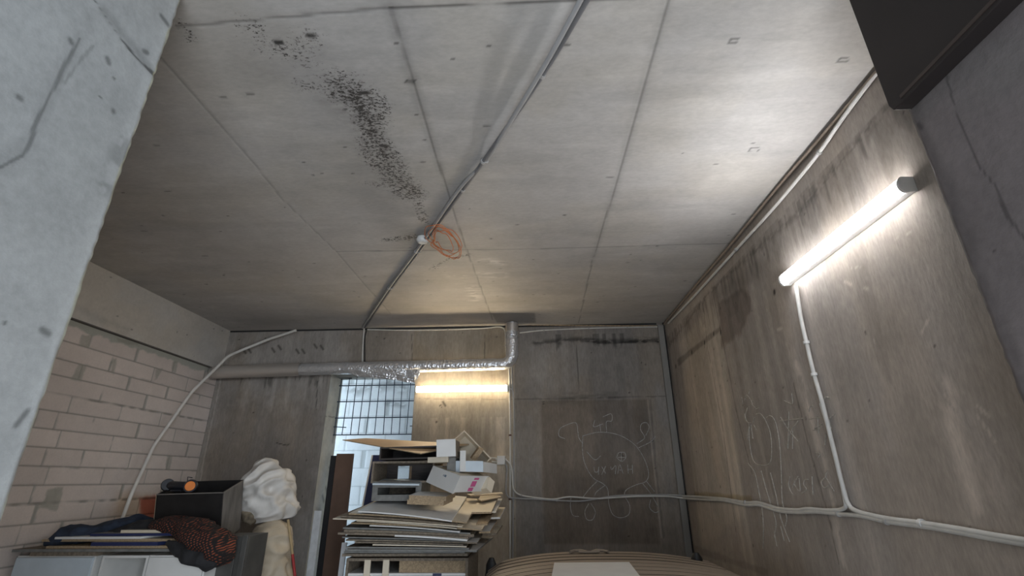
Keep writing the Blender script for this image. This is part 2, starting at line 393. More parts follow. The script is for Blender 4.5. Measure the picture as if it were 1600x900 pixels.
# ---------------- left block wall, with recessed mortar joints
lm = concrete('aerated_block', .9, 60, .06, .25)
lw = Panel((XL, YG, 0), (0, 1, 0), (0, 0, 1), D-YG, H, .0115)
lw.base((.62, .545, .50), .05, .8, .6, 41, .05)
JZ = [1.185, 1.025, .885, .73, .585, .435, .285, .135, -.01, -.155, -.31, -.46, -.61, -.76, -.91, -1.06, -1.21, -1.36, -1.51]
JZ = [z+EYE for z in JZ]
for r_, (zt, zb) in enumerate(zip([1.33+EYE]+JZ, JZ+[0])):
    ph = 4.28 if r_ % 2 == 0 else 4.57
    zc = (lw.v <= zt) & (lw.v > zb)
    y = lw.u+YG; k = (y-ph)/.568
    cell = np.floor(k).astype(int); tint = RT[(cell*13+r_*7) % 256, (r_*31+cell*3) % 256]
    lw.col[zc] *= (0.93+.14*tint[zc])[..., None]
    fr = np.abs(k-np.round(k))*.568
    wj = .006+.012*(RT[(np.round(k).astype(int)*5) % 256, (r_*11) % 256] > .75)
    wob = (vn(lw.u, lw.v, .05, .05, r_)-.5)*.006
    jm = (1-sst(fr+wob, wj*.6, wj*1.3))*zc
    if r_ in (5, 7, 9, 11):   # narrow closer block
        jm = np.maximum(jm, (1-sst(np.abs(y-4.20)+wob, .004, .009))*zc)
    lw.mix((.30, .295, .265), jm*.85); lw.h -= jm*.006
    hm = 1-sst(np.abs(lw.v-zb)+(vn(lw.u, lw.v, .07, .07, 3+r_)-.5)*.006, .004, .009)
    lw.mix((.24, .225, .20), hm*.85); lw.h -= hm*.007
top = sst(lw.v+(fbm(lw.u, lw.v, .12, .12, 44)-.5)*.10, EYE+1.30, EYE+1.325)
lw.mix((.36, .365, .32), top*.9)
for pts, k in [([(180, 525), (190, 530), (215, 533), (217, 540), (185, 534)], 1.0), ([(115, 588), (125, 570), (133, 572), (127, 598), (112, 592)], .8), ([(128, 523), (142, 525), (138, 545), (125, 540)], .8),
               ([(75, 765), (100, 760), (88, 797), (62, 793)], .9), ([(262, 712), (268, 714), (265, 733), (259, 732)], .8), ([(244, 578), (254, 576), (246, 592), (242, 594)], .8), ([(176, 560), (184, 558), (178, 584), (174, 580)], .8), ([(270, 566), (277, 566), (274, 582), (269, 580)], .8)]:
    pp = [lw.px(*p) for p in pts]
    d = lw.dist(pp+[pp[0]]); ins = np.zeros(lw.u.shape, bool)
    for (x0, y0), (x1, y1) in zip(pp, pp[1:]+pp[:1]):
        if y0 != y1: ins ^= ((y0 > lw.v) != (y1 > lw.v)) & (lw.u < (x1-x0)*(lw.v-y0)/(y1-y0)+x0)
    d = np.where(ins, -d, d); m_ = (1-sst(d+(fbm(lw.u, lw.v, .08, .08, 46)-.5)*.05, -.01, .012))*k
    lw.mix((.30, .295, .25), m_*(.65+.35*fbm(lw.u, lw.v, .04, .04, 49)))
lw.poly([(185, 770), (250, 775), (245, 810), (170, 812)], .72, .06, .8, .06, 47, (1.05, .9, .72))
lw.poly([(218, 778), (250, 772), (250, 810), (222, 812)], .55, .03, .9, .03, 48, (1.15, .38, .28))
wall_left = lw.build('wall_left', lm)
# beam over the block wall
bm_ = concrete('beam_concrete', .8, 30, .08, .2)
lb = Panel((XL+.045, YG, EYE+1.385), (0, 1, 0), (0, 0, 1), D-YG, H-EYE-1.385, .0125)
lb.base((.50, .475, .44), .12, .8, .5, 51, .06, (1, .97, .93))
lb.poly([(120, 480), (150, 490), (200, 515), (150, 500)], .75, .05, .8, .04)
lb.dots(20, .004, .008, .4, 3)
tr = lb.build('trim_1', bm_)
b = MB(); b.box(XL+.001, XL+.045, YG, D, EYE+1.375, EYE+1.385); b.add([(XL+.045, YG, EYE+1.385), (XL+.045, D, EYE+1.385), (XL+.001, D, EYE+1.385), (XL+.001, YG, EYE+1.385)], [(0,1,2,3)])
b.build('beam_soffit', mat('dark_soffit', (.13,.12,.11), .9, bump=.5), tr)  # beam underside coloured darker than the beam face

# ---------------- the gateway's two side faces and the wall it pierces
gm = concrete('gateway_concrete', .8, 34, .13, .4)
gl = Panel((GXL, -.6, 0), (0, 1, 0), (0, 0, 1), YG+.6, H, .0065)
gl.base((.25, .258, .256), .14, .8, .8, 61, .09, (.98, .985, .99))
gl.line([(140, -12), (180, 48), (212, 88), (243, 118)], .006, .28, .006, seed=3, depth=.003); gl.band([(165, 20), (243, 118)], .02, .02, .75)
gl.line([(0, 262), (18, 252), (35, 243), (48, 222), (55, 195), (72, 160), (90, 128), (100, 105), (125, 60)], .0055, .55, .003, seed=5)
gl.line([(100, 130), (125, 95), (145, 72)], .005, .75, .002, seed=6)
gl.band([(0, 262), (48, 222), (72, 160), (100, 105), (140, 30)], .02, .015, .9)
gl.band([(195, 225), (165, 290)], .035, .03, .72, .45, (.05, .05), 3)
for p in [[(252, 25), (262, 38)], [(225, 80), (230, 82)], [(43, 642), (25, 665)], [(66, 515), (76, 522)], [(110, 63), (111, 66)], [(29, 152), (32, 154)], [(177, 173), (177, 174)], [(168, 92), (170, 98)]]:
    gl.band(p, .009, .006, .45)
gl.dots(30, .002, .005, .4, 4)
d_ = YG+.6-gl.u
gl.mul(1.15, 1-sst(d_, .02, .07)); gl.mix((.34, .34, .26), (1-sst(d_+(vn(gl.u, gl.v, .03, .06, 4)-.5)*.02, .003, .012))*.8)
gl.h -= (1-sst(d_, 0, .012))*.006*(.5+vn(gl.u, gl.v, .03, .03, 8))
wall_gate = gl.build('trim_2', gm)
gr = Panel((GXR, YG, 0), (0, -1, 0), (0, 0, 1), YG+.6, H, .0065)
gr.base((.19, .172, .168), .12, .6, .6, 63, .1, (1, .96, .97))
gr.line([(1476, 110), (1487, 150), (1497, 185), (1515, 225), (1530, 260), (1555, 290), (1572, 335), (1600, 372)], .0045, .55, .003, seed=5)
gr.band([(1435, 195), (1440, 200)], .008, .006, .5)
d_ = gr.u
gr.mix((.30, .28, .26), (1-sst(d_+(vn(gr.u, gr.v, .03, .06, 4)-.5)*.02, .002, .008))*.6)
gr.mul(.72, 1-sst(d_+(fbm(gr.u, gr.v, .1, .1, 6)-.5)*.06, .02, .07))
gr.h -= (1-sst(d_, 0, .012))*.006*(.5+vn(gr.u, gr.v, .03, .03, 8))
gr.dots(25, .002, .005, .5, 4)
gr.build('trim_3', gm)
plain = mat('plain_concrete', (.33, .315, .29), .85, noise=.2, scale=3, bump=.2)
b = MB()
b.box(XL-.3, GXL-.012, -.6, YG-.006, 0, H); b.box(GXR+.012, XR+.3, -.6, YG-.006, 0, H)
tag(b.build('wall_front', plain), kind='structure')
b = MB(); b.box(XL-.3, XR+.3, -.6, .9, H, H+.2); b.box(XL-.3, XR+.3, .9, 8.4, H+.012, H+.2); tag(b.build('ceiling', plain), kind='structure')
b = MB(); b.box(XL-1.5, XR+1.0, -3.5, 8.4, -.1, 0)
tag(b.build('floor', mat('floor_screed', (.22, .21, .195), .8, noise=.25, scale=2.5, bump=.3)), kind='structure')
b = MB(); b.box(XL-.3, XL-.012, YG, 6.7, 0, H); b.box(XR+.012, XR+.3, YG, 8.4, 0, H)
tag(b.build('wall_outer', plain), kind='structure')
# thickness of the back wall round the opening: jambs and lintel
TH = .42
b = MB(); jm_ = concrete('x', .8) if False else None
b.box(XL-.3, OX0-.004, D+.012, D+TH, 0, H); b.box(OX1+.004, XR+.3, D+.012, D+TH, 0, H); b.box(OX0-.004, OX1+.004, D+.012, D+TH, OZ1+.004, H)
tag(b.build('wall_back', mat('back_wall_core', (.30, .285, .25), .85, noise=.2, scale=5, bump=.5, stretch=(1,1,.4))), kind='structure')
jb = Panel((OX0, D-.004, 0), (0, 1, 0), (0, 0, 1), TH+.004, OZ1, .0125)
jb.base((.60, .58, .53), .15, .3, .7, 71, .15, (1, .97, .9))
jb.line([(508, 650), (523, 652)], .006, .5, .002)
for p in [(516, 745), (509, 762), (504, 775), (514, 730)]: jb.band([p, (p[0]+2, p[1]+8)], .02, .02, .5)
jb.band([(533, 595), (520, 690)], .02, .02, .6)
jb.build('trim_4', jm_ or bm_)
# corner strip between back and right wall
b = MB(); b.box(XR-.095, XR-.022, D-.05, D-.001, 0, H-.04)
b.box(XR-.022, XR-.001, D-.012, D-.001, 0, H, 1)
b.build('trim_5', [mat('strip_grey', (.26, .25, .23), .8, noise=.2, scale=8, stretch=(1,1,.2)), mat('gap_dark', (.03,.03,.03), .9)], bevel=.004)['kind'] = 'structure'
# corridor behind: white block wall
cw = Panel((-4.9, 7.55, 0), (1, 0, 0), (0, 0, 1), 5.2, H, .0125)
cw.base((.66, .69, .70), .05, .8, .8, 81, .05)
for r_ in range(15):
    zb = r_*.25+.05; zc = (cw.v >= zb) & (cw.v < zb+.25); ph = .0 if r_ % 2 else .30
    k = (cw.u-ph)/.60; fr = np.abs(k-np.round(k))*.6; wb = (vn(cw.u, cw.v, .05, .05, r_)-.5)*.01
    big = RT[(np.round(k).astype(int)*5+3) % 256, (r_*11) % 256] > .55
    jm = (1-sst(fr+wb, .004+.022*big, .012+.03*big))*zc
    cw.mix((.42, .45, .45), jm*.75)
    hm = 1-sst(np.abs(cw.v-zb)+wb, .004, .012); cw.mix((.42, .45, .46), hm*.8); cw.h -= (jm+hm)*.003
cw.band([(545, 605), (560, 612), (575, 603)], .07, .06, .62, .45, (.1, .06), 3); cw.band([(595, 605), (615, 600), (630, 607)], .08, .06, .62, .45, (.12, .06), 4)
cw.band([(605, 630), (630, 633)], .04, .03, .62, .4, (.1, .05), 5)
cw.build('wall_corridor', lm)
b = MB(); b.box(-5.1, -4.9, 6.65, 7.6, 0, .8); b.box(-5.1, -4.9, 6.65, 7.6, 3.1, H); b.box(.3, .5, 6.65, 7.6, 0, H)
b.box(-5.1, XR+.3, 7.57, 7.7, 0, H)
tag(b.build('wall_corridor', plain), kind='structure')

# ================================================================== LAMPS
grey_plastic = mat('grey_plastic', (.55, .55, .54), .5, noise=.05)
white_plastic = mat('white_plastic', (.72, .72, .70), .45, noise=.05)
def batten(axis, fixed, a0, a1, z, strength, col, label):
    "wall batten: housing against the wall, rounded luminous diffuser, two end caps"
    sgn = -1
    def P(along, out, zz):
        return Vector((along, fixed-out, zz)) if axis == 'x' else Vector((fixed-out, along, zz))
    root = empty('batten_lamp', P((a0+a1)/2, 0, z), label, 'lamp')
    h = MB(); h.hexa(P(a0+.02, .004, z-.034), P(a1-.02, .004, z-.034)-P(a0+.02, .004, z-.034), P(a0+.02, .052, z-.034)-P(a0+.02, .004, z-.034), (0, 0, .068))
    h.build('housing', white_plastic, root, .003)
    def prof(o0, rad, zr, n=14): return [(o0+rad*math.sin(math.pi*k/n), zr*math.cos(math.pi*k/n)) for k in range(n+1)]
    pr = prof(.052, .025, .039); d = MB(); vs = []
    for al in (a0+.025, a1-.025): vs += [P(al, o, z+zz) for o, zz in pr]
    n = len(pr); d.add(vs, [(k, k+1, n+k+1, n+k) for k in range(n-1)]+[(0, n, 2*n-1, n-1)], 0, False)
    d.add([P(a0+.025, o, z+zz) for o, zz in pr], [tuple(range(n))]); d.add([P(a1-.025, o, z+zz) for o, zz in pr], [tuple(range(n))])
    d.build('diffuser', emis('lamp_glow', col, strength), root)
    for al, q in ((a0+.01, .016), (a1-.01, -.016)):
        c = MB(); pr2 = [(.004, .037)]+prof(.050, .029, .040)+[(.004, -.037)]; nn = len(pr2)
        vs = [P(al, o, z+zz) for o, zz in pr2]+[P(al+q, o, z+zz) for o, zz in pr2]
        c.add(vs, [(k, (k+1) % nn, nn+(k+1) % nn, nn+k) for k in range(nn)]+[tuple(range(nn)), tuple(range(nn, 2*nn))])
        c.build('end_cap', white_plastic, root, .002)
    return root
batten('x', D, -1.475, -.265, 1.088+EYE, LAMP_BACK, (1.0, .80, .52), 'warm white tube batten lamp glowing on the back wall under the foil duct')
batten('y', XR, 1.955, 3.14, 1.257+EYE, LAMP_RIGHT, (.985, .985, 1.0), 'bright cool white tube batten lamp glowing on the brown right wall')

# ================================================================== CONDUITS
pvc = mat('pvc_conduit', (.36, .355, .35), .45, noise=.08); pvcw = mat('pvc_white', (.62, .61, .58), .45, noise=.08)
clipm = mat('clip_grey', (.42, .41, .40), .5); blackc = mat('black_cable', (.02,.02,.02), .5)
def cable(name, pts, r, mt, label, cat, seg=10, group=None, clips=(), k=6, sharp=None, cr=None, cm_=None):
    P = arcs(pts, sharp) if sharp else spline(pts, k)
    b = MB(); b.tube(P, r, seg); o = b.build(name, mt, loc=P[0]); tag(o, label, cat, group)
    for i in clips:
        q = Vector(pts[i]) if isinstance(i, int) else P[int(i*(len(P)-1))]
        j = min(range(len(P)), key=lambda t: (P[t]-q).length); j = min(max(j, 1), len(P)-2)
        dr = (P[j+1]-P[j-1]).normalized(); c = MB(); c.tube([P[j]-dr*.009, P[j]+dr*.009], cr or r*1.45, 10)
        cc = c.build('clip', cm_ or clipm, loc=P[0]); cc.location = (0, 0, 0); cc.parent = o
    return o
ZC = H-.019
A = [onz(x, y, ZC) for x, y in [(913, 0), (847, 113), (755, 250), (723, 297), (655, 393), (612, 450), (570, 512)]]
dirA = (A[0]-A[1]).normalized(); A = [A[0]+dirA*.75]+A
for p in A: p.z = ZC
A[-1].y = min(A[-1].y, D-.03)
for p, z_ in zip(A, (.045, .045, .04, .03)): p.z = H-z_
steelc = mat('dusty_grey_conduit', (.17, .17, .175), .4, noise=.15)
cable('conduit', A, .0125, steelc, 'straight grey plastic conduit crossing the ceiling, the left one of the pair', 'conduit', clips=(2, 3, 4, 5, 6), k=4)
# second conduit hangs a little below the first
side = Vector((dirA.y, -dirA.x, 0)).normalized()*(.030)
def onvert(px, py, P0, dr):
    nrm = Vector((dr.y, -dr.x, 0)); d = ray(px, py); t = (P0-EYEP).dot(nrm)/d.dot(nrm); return EYEP+d*t
B = [onvert(x, y, A[1]+side, dirA) for x, y in [(929, 0), (897, 57), (850, 131), (800, 200), (759, 253)]]
print('sag', [round(H-p.z, 3) for p in B])
for p, q_ in zip(B, (.030, .050, .062, .045, .016)): p.z = H-.010-q_
B = [B[0]+(B[0]-B[1])*.9+Vector((0, 0, .014))] + B
B[0].z = H-.02
B += [Vector(p)+side for p in A[4:]]
for p in B[6:]: p.z = H-.026
cable('conduit', B, .0125, pvc, 'grey plastic conduit sagging off the ceiling, the right one of the pair', 'conduit', clips=(5, 7, 8), k=6)
yb = D-.017
# drop behind the duct
cable('conduit', [at(569, 513, yb), at(567, 540, yb), at(566, 575, yb)], .011, pvcw, 'short pale conduit dropping from ceiling to duct on back wall', 'conduit')
cable('power_cable', [at(574, 513, yb), at(570, 530, yb), at(570, 575, yb)], .008, blackc, 'short black cable dropping beside the pale conduit behind the duct', 'cable')
# along the top of the back wall
cable('conduit', [at(x, y, yb) for x, y in [(574, 515), (640, 516), (700, 515), (755, 513), (781, 511), (789, 518), (790, 540), (792, 572)]], .0085, pvcw, 'thin white conduit along the top of back wall, turning down left of duct', 'conduit', clips=(2, 6))
cable('conduit', [at(x, y, yb) for x, y in [(812, 520), (850, 516), (920, 513), (980, 511.5), (1036, 510.5)]], .0085, pvcw, 'thin pale conduit along top of back wall right of the duct', 'conduit', clips=(1, 2, 3))
cable('cable_duct', [at(x, y, D-.012) for x, y in [(578, 509.5), (700, 508.5), (790, 507.5)]], .010, mat('rusty', (.42, .30, .18), .7, noise=.4, scale=30), 'thin rusty strip tucked under the ceiling left of the duct', 'pipe')
cable('cable_duct', [at(x, y, D-.012) for x, y in [(812, 507.5), (900, 508.5), (1030, 509.5)]], .007, MATS['rusty'], 'thin rusty strip tucked under the ceiling right of the duct', 'pipe')
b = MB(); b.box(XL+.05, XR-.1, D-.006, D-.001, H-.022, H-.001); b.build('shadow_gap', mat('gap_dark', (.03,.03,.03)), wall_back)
# along the right wall under the ceiling
xr = XR-.017
cable('conduit', [onx(x, y, xr) for x, y in [(1044, 505), (1075, 473), (1105, 440), (1150, 390), (1200, 335), (1245, 282), (1280, 238), (1320, 180), (1362, 124), (1400, 75)]], .0115, pvcw, 'pale conduit sagging along the top of right wall under the ceiling', 'conduit', clips=(3, 6))
cable('conduit', [Vector((XR-.02, y, H-z)) for y, z in [(6.15, .04), (5, .03), (4, .035), (3, .022), (2.4, .03), (1.45, .03)]], .011, mat('gap_line_brown', (.26,.21,.17), .6), 'brown tube standing for the dark gap line between ceiling and right wall', 'conduit')  # tube put in for the dark gap line along the ceiling
# vertical conduits beside the back lamp
cable('conduit', [at(x, y, yb) for x, y in [(795, 572), (796, 610), (797, 680), (797, 780), (797, 872), (797, 890)]]+[Vector((at(797, 890, yb).x, yb, .02))], .0105, pvcw, 'left pale conduit running down back wall beside the warm lamp', 'conduit', clips=(2, 3), cr=.018, cm_=mat('brown_clip', (.12, .06, .04), .6))
cable('conduit', [at(x, y, yb) for x, y in [(799, 568), (800, 600), (803, 640), (803, 700), (802, 780), (801, 872), (801, 890)]]+[Vector((at(801, 890, yb).x, yb, .02))], .0105, pvc, 'right pale conduit running down back wall beside the warm lamp', 'conduit', clips=(4,))
cable('conduit', [at(x, y, yb) for x, y in [(794, 607), (799, 608), (802, 614), (803, 640)]], .007, pvcw, 'short lead from the warm lamp end to the conduits', 'cable')
# junction box
jbp = at(783, 719, D-.03); jx = empty('junction_box', (jbp.x, D-.03, jbp.z), 'square white junction box on back wall right of the drawers', 'junction box')
b = MB(); b.box(jbp.x-.05, jbp.x+.05, D-.045, D-.001, jbp.z-.05, jbp.z+.05); b.build('body', white_plastic, jx, .006)
b = MB(); b.box(jbp.x-.046, jbp.x+.046, D-.052, D-.045, jbp.z-.046, jbp.z+.046); b.build('lid', white_plastic, jx, .004)
for s_ in (-1, 1):
    b = MB(); b.tube([(jbp.x+s_*.048, D-.022, jbp.z+.01), (jbp.x+s_*.066, D-.022, jbp.z+.01)], .013); b.build('gland', grey_plastic, jx)
for k, (ya, lb_) in enumerate([(716, 'upper'), (722, 'lower')]):
    cable('cable', [at(778, ya, D-.025), at(760, ya-1, D-.02), at(738, ya-1, D-.02)], .008, pvcw, lb_+' pale cable entering the junction box from the left', 'cable')
cable('conduit', [at(x, y, D-.036) for x, y in [(789, 723), (792, 732), (791, 750), (790.5, 766), (794, 776), (806, 778.5), (840, 780), (870, 782), (905, 783), (930, 780), (960, 775), (1000, 773.5), (1040, 773)]]+[Vector((XR-.10, D-.065, at(1060, 774, D-.06).z)), Vector((XR-.06, D-.085, at(1070, 775, D-.08).z))], .0095, pvc, 'grey conduit looping from junction box and running low along back wall', 'conduit', clips=(7,))
cable('conduit', [at(x, y, D-.036) for x, y in [(789, 717), (796, 724), (800, 735), (801, 755), (804, 767), (815, 774), (840, 778), (865, 780), (890, 776.5), (930, 779)]]+[at(960, 777.5, D-.046), at(1000, 775.5, D-.046), at(1040, 775.5, D-.046), Vector((XR-.10, D-.065, at(1060, 777.5, D-.06).z)), Vector((XR-.06, D-.085, at(1070, 778.5, D-.08).z))], .0095, pvcw, 'pale conduit bending from junction box beside the twin and meeting it along back wall', 'conduit', clips=(5,))
# right wall run
xr2 = XR-.02
cable('conduit', [Vector((XR-.06, D-.085, at(1070, 775, D-.08).z))]+[onx(x, y, xr2) for x, y in [(1089, 776), (1105, 777), (1130, 779), (1165, 785), (1185, 785), (1215, 794), (1245, 797), (1262, 795), (1285, 797), (1310, 797), (1320, 793), (1321, 785), (1314, 750), (1300, 690), (1283, 630)]], .0115, pvcw, 'upper conduit low on the right wall, turning up towards the bright lamp', 'conduit', clips=(4,))
cable('conduit', [Vector((XR-.06, D-.085, at(1070, 778.5, D-.08).z))]+[onx(x, y, xr2) for x, y in [(1089, 780), (1105, 781), (1130, 782), (1165, 789), (1185, 789), (1215, 798), (1245, 800.5), (1275, 799.5), (1310, 803), (1345, 806), (1385, 815), (1440, 822), (1500, 832), (1560, 843), (1640, 856)]], .0115, pvcw, 'lower conduit running the whole length low on the right wall', 'conduit', clips=(9, 11))
cable('conduit', [onx(x, y, xr2) for x, y in [(1244, 446), (1246, 462), (1252, 500), (1260, 535), (1272, 585), (1285, 630), (1302, 700), (1318, 765), (1326, 788), (1340, 799), (1385, 810), (1440, 817.5), (1500, 827), (1560, 838), (1640, 851)]], .0125, pvcw, 'grey conduit dropping from the bright lamp end and sweeping right', 'conduit', clips=(3, 4, 11), cr=.019, cm_=white_plastic)

# leaning plastic pipe on the left
xl = XL+.10
pp = [at(463, 516, 6.14), at(420, 530, 6.13), at(378, 547, 6.03), onx(357, 556, xl+.05), onx(300, 612, xl), onx(240, 697, xl), onx(205, 773, xl), onx(190, 810, xl)]
pp[3] = at(357, 556, 5.90); pp[4] = at(300, 612, 5.55); pp[5] = at(240, 697, 5.2); pp[6] = at(205, 773, 5.0); pp[7] = at(191, 811, 4.93)
for p in pp: p.x = max(p.x, XL+.07)
cable('plastic_pipe', pp, .017, mat('pale_pipe', (.66, .64, .60), .5, noise=.08), 'long bent pale plastic pipe leaning against block wall and duct', 'pipe', sharp=.05, clips=())

# ================================================================== VENTILATION DUCT
def foil(name, col, crinkle, rough):
    m = bpy.data.materials.new(name); m.use_nodes = True; n = m.node_tree.nodes; L = m.node_tree.links
    b = n['Principled BSDF']; b.inputs['Metallic'].default_value = .75; b.inputs['Roughness'].default_value = rough; b.inputs['Base Color'].default_value = (*col, 1)
    tc = n.new('ShaderNodeTexCoord'); v = n.new('ShaderNodeTexVoronoi'); v.inputs['Scale'].default_value = 38
    nz = n.new('ShaderNodeTexNoise'); nz.inputs['Scale'].default_value = 25; nz.inputs['Detail'].default_value = 6
    L.new(tc.outputs['Object'], nz.inputs['Vector']); L.new(tc.outputs['Object'], v.inputs['Vector'])
    ad = n.new('ShaderNodeMath'); ad.operation = 'ADD'; L.new(v.outputs['Distance'], ad.inputs[0]); L.new(nz.outputs['Fac'], ad.inputs[1])
    bp = n.new('ShaderNodeBump'); bp.inputs['Strength'].default_value = crinkle; bp.inputs['Distance'].default_value = .02
    L.new(ad.outputs[0], bp.inputs['Height']); L.new(bp.outputs[0], b.inputs['Normal']); return m
foilm = foil('crinkled_foil', (.80, .81, .83), .32, .30); dullf = foil('dull_duct_metal', (.66, .62, .58), .12, .42)
yd = 6.085
droot = empty('ventilation_duct', (-.2, yd, H), 'long silver foil duct along the back wall with elbow up to the ceiling', 'duct')
rnd = random.Random(4)
def wavy(P, r, amp, seg=20):
    b = MB(); P = [Vector(p) for p in P]; rs = []
    b.tube(P, r, seg, cap=False)
    vs = []
    for i, v in enumerate(b.v):
        c = P[i//seg]; d = Vector(v)-c
        d *= 1+amp*mnoise.noise(Vector(v)*9)+amp*.5*mnoise.noise(Vector(v)*28); vs.append(tuple(c+d))
    b.v = vs; return b
xe = at(800, 540, yd).x; zr = lambda x, y: at(x, y, yd).z
z_l, z_m, z_r = zr(330, 582), zr(470, 577.5), zr(780, 569)
n_ = 60; xs = [XL+.02+(at(470, 578, yd).x-XL-.02)*i/n_ for i in range(n_+1)]
wavy([(x, yd, z_l+(z_m-z_l)*(i/n_)) for i, x in enumerate(xs)], .082, .02).build('duct_section', dullf, droot)
x0 = xs[-1]; R_ = .13
P = [(x0-.02+(xe-R_-x0)*i/70, yd, z_m+(z_r-z_m)*i/70) for i in range(71)]
P += [(xe-R_+R_*math.sin(t), yd, z_r+R_-R_*math.cos(t)) for t in [math.pi/2*k/14 for k in range(1, 15)]]
P += [(xe, yd, z_r+R_+(H-.01-z_r-R_)*i/24) for i in range(1, 25)]
rsw = wavy(P, .076, .05, 24); rsw.build('foil_wrap', foilm, droot)
b = MB(); b.tube([(xe, yd, H-.12), (xe, yd, H-.02)], .083, 24); b.tube([(xe, yd, H-.13), (xe, yd, H-.115)], .088, 24); b.build('collar', dullf, droot)
for zz in (H-.20, H-.30, H-.42):
    b = MB(); b.tube([(xe, yd, zz-.02), (xe, yd, zz+.02)], .080, 24); b.build('tape_band', foil('foil_tape_%d' % int(zz*100), (.8, .82, .85), .3, .2) if zz == H-.20 else foilm, droot)
# loose foil flap hanging over the opening
b = MB(); ed = [(530, 578), (545, 583), (560, 588), (580, 590), (600, 592), (620, 594), (635, 597), (647, 598), (652, 592), (656, 584)]
nn = len(ed); rows = 5; vs = []
for j in range(rows+1):
    for i, (x, y) in enumerate(ed):
        t = j/rows; yy = y*t+577*(1-t); p = at(x, yy, yd-.07+.03*t*t+.008*math.sin(i*2.1+j)); vs.append(p)
b.add(vs, [(j*nn+i, j*nn+i+1, (j+1)*nn+i+1, (j+1)*nn+i) for j in range(rows) for i in range(nn-1)])
o = b.build('foil_flap', foilm, droot); sd = o.modifiers.new('s', 'SOLIDIFY'); sd.thickness = .003

# ================================================================== SMOKE DETECTOR, ORANGE CABLE
sp = onz(660, 376, H-.03); sroot = empty('smoke_detector', (sp.x, sp.y, H), 'round white smoke detector on the ceiling beside the conduit pair', 'smoke detector')
b = MB(); b.tube([(sp.x, sp.y, H-.001), (sp.x, sp.y, H-.018)], .046, 24); b.build('base', white_plastic, sroot)
b = MB(); b.tube([(sp.x, sp.y, H-.018), (sp.x, sp.y, H-.03), (sp.x, sp.y, H-.045), (sp.x, sp.y, H-.052)], .05, 24, rs=[.052, .052, .042, .028]); b.build('dome', white_plastic, sroot)
for k in range(8):
    a = k*math.pi/4; b = MB(); b.box(-.007, .007, -.002, .002, -.004, .004); o = b.build('vent', blackc, sroot); o.location = (.050*math.cos(a), .050*math.sin(a), -.026); o.rotation_euler = (0, 0, a+math.pi/2)
cc = onz(697, 374, H-.05); ring = []
r2 = random.Random(3)
start = onz(676, 375, H-.03)
for k in range(5*14):
    a = math.pi+k/14*2*math.pi; lo = k//14
    rx, ry = .105+.035*math.sin(lo*2.1), .23+.05*math.cos(lo*1.7)
    ring.append(Vector((cc.x+rx*math.cos(a)+.035*math.sin(lo*3), cc.y+ry*math.sin(a)-.02+.05*math.cos(lo*2.2), H-.035-.03*((k*.37) % 1)-.02*lo/5-.03*(1+math.cos(a)))))
cable('cable_coil', [start]+ring+[start+Vector((.01, .01, 0))], .0030, mat('orange_cable', (.62, .17, .045), .5), 'loose coil of thin orange cable hanging from ceiling by the detector', 'cable', seg=6, k=3)

# ================================================================== GATE BOX ON THE RIGHT PILLAR
xb = GXR-.062; zb = onx(1392, 177, xb).z
b = MB(); vs = []
prof = [(YG-.004, zb+.03), (YG-.016, zb+.002), (YG-.045, zb), (-.5, zb), (-.5, H-.01), (YG-.004, H-.01)]
n = len(prof)
b.add([(xb, y, z) for y, z in prof]+[(GXR-.001, y, z) for y, z in prof], [tuple(range(n)), tuple(range(2*n-1, n-1, -1))]+[(k, n+k, n+(k+1) % n, (k+1) % n) for k in range(n)])
br = b.build('steel_panel', mat('dark_brown_steel', (.020, .015, .0145), .65, noise=.15, scale=4, bump=.05), bevel=.003, loc=(xb, 1, zb))
tag(br, 'dark brown steel panel fixed high on the right gateway pillar', 'steel panel')
b = MB(); b.box(xb-.003, xb, -.5, YG-.06, zb+.014, zb+.026); o = b.build('edge_fold', mat('brown_fold', (.05, .035, .03), .5), loc=(xb, 1, zb)); o.location = (0, 0, 0); o.parent = br

# ================================================================== REBAR MESH IN THE OPENING
rb = mat('dark_rebar', (.03, .045, .075), .6)
ym = D+.30
g = empty('rebar_grille', (OX0, ym, 2.3), 'dark welded rebar grille fixed across the top of the wall opening', 'grille')
zt, zbt = at(590, 588, ym).z+.05, at(590, 679, ym).z
for y_ in (602, 627, 652.5, 679):
    z = at(590, y_, ym).z; b = MB(); b.tube([(OX0+.006, ym, z), (OX1-.006, ym, z)], .0075, 6); b.build('bar', rb, g)
nb = 11
for k in range(nb):
    x = OX0+.03+(OX1-OX0-.06)*(k/(nb-1)); b = MB(); jt = rnd.uniform(-.01, .01)
    b.tube([(x+jt, ym-.012, zbt-.005), (x-jt, ym-.012, min(zt+.02, OZ1-.004))], .0055, 6); b.build('bar', rb, g)
for xx, yy in ((OX0+.006, 667), (OX0+.006, 591)):
    z = at(530, yy, ym).z; b = MB(); b.tube([(xx, ym-.02, z), (xx+.17, ym-.02, z-.01)], .006, 6); b.build('bar', rb, g)
z = at(640, 666, ym).z; b = MB(); b.tube([(OX1-.1, ym-.02, z), (OX1-.006, ym-.02, z)], .006, 6); b.build('bar', rb, g)

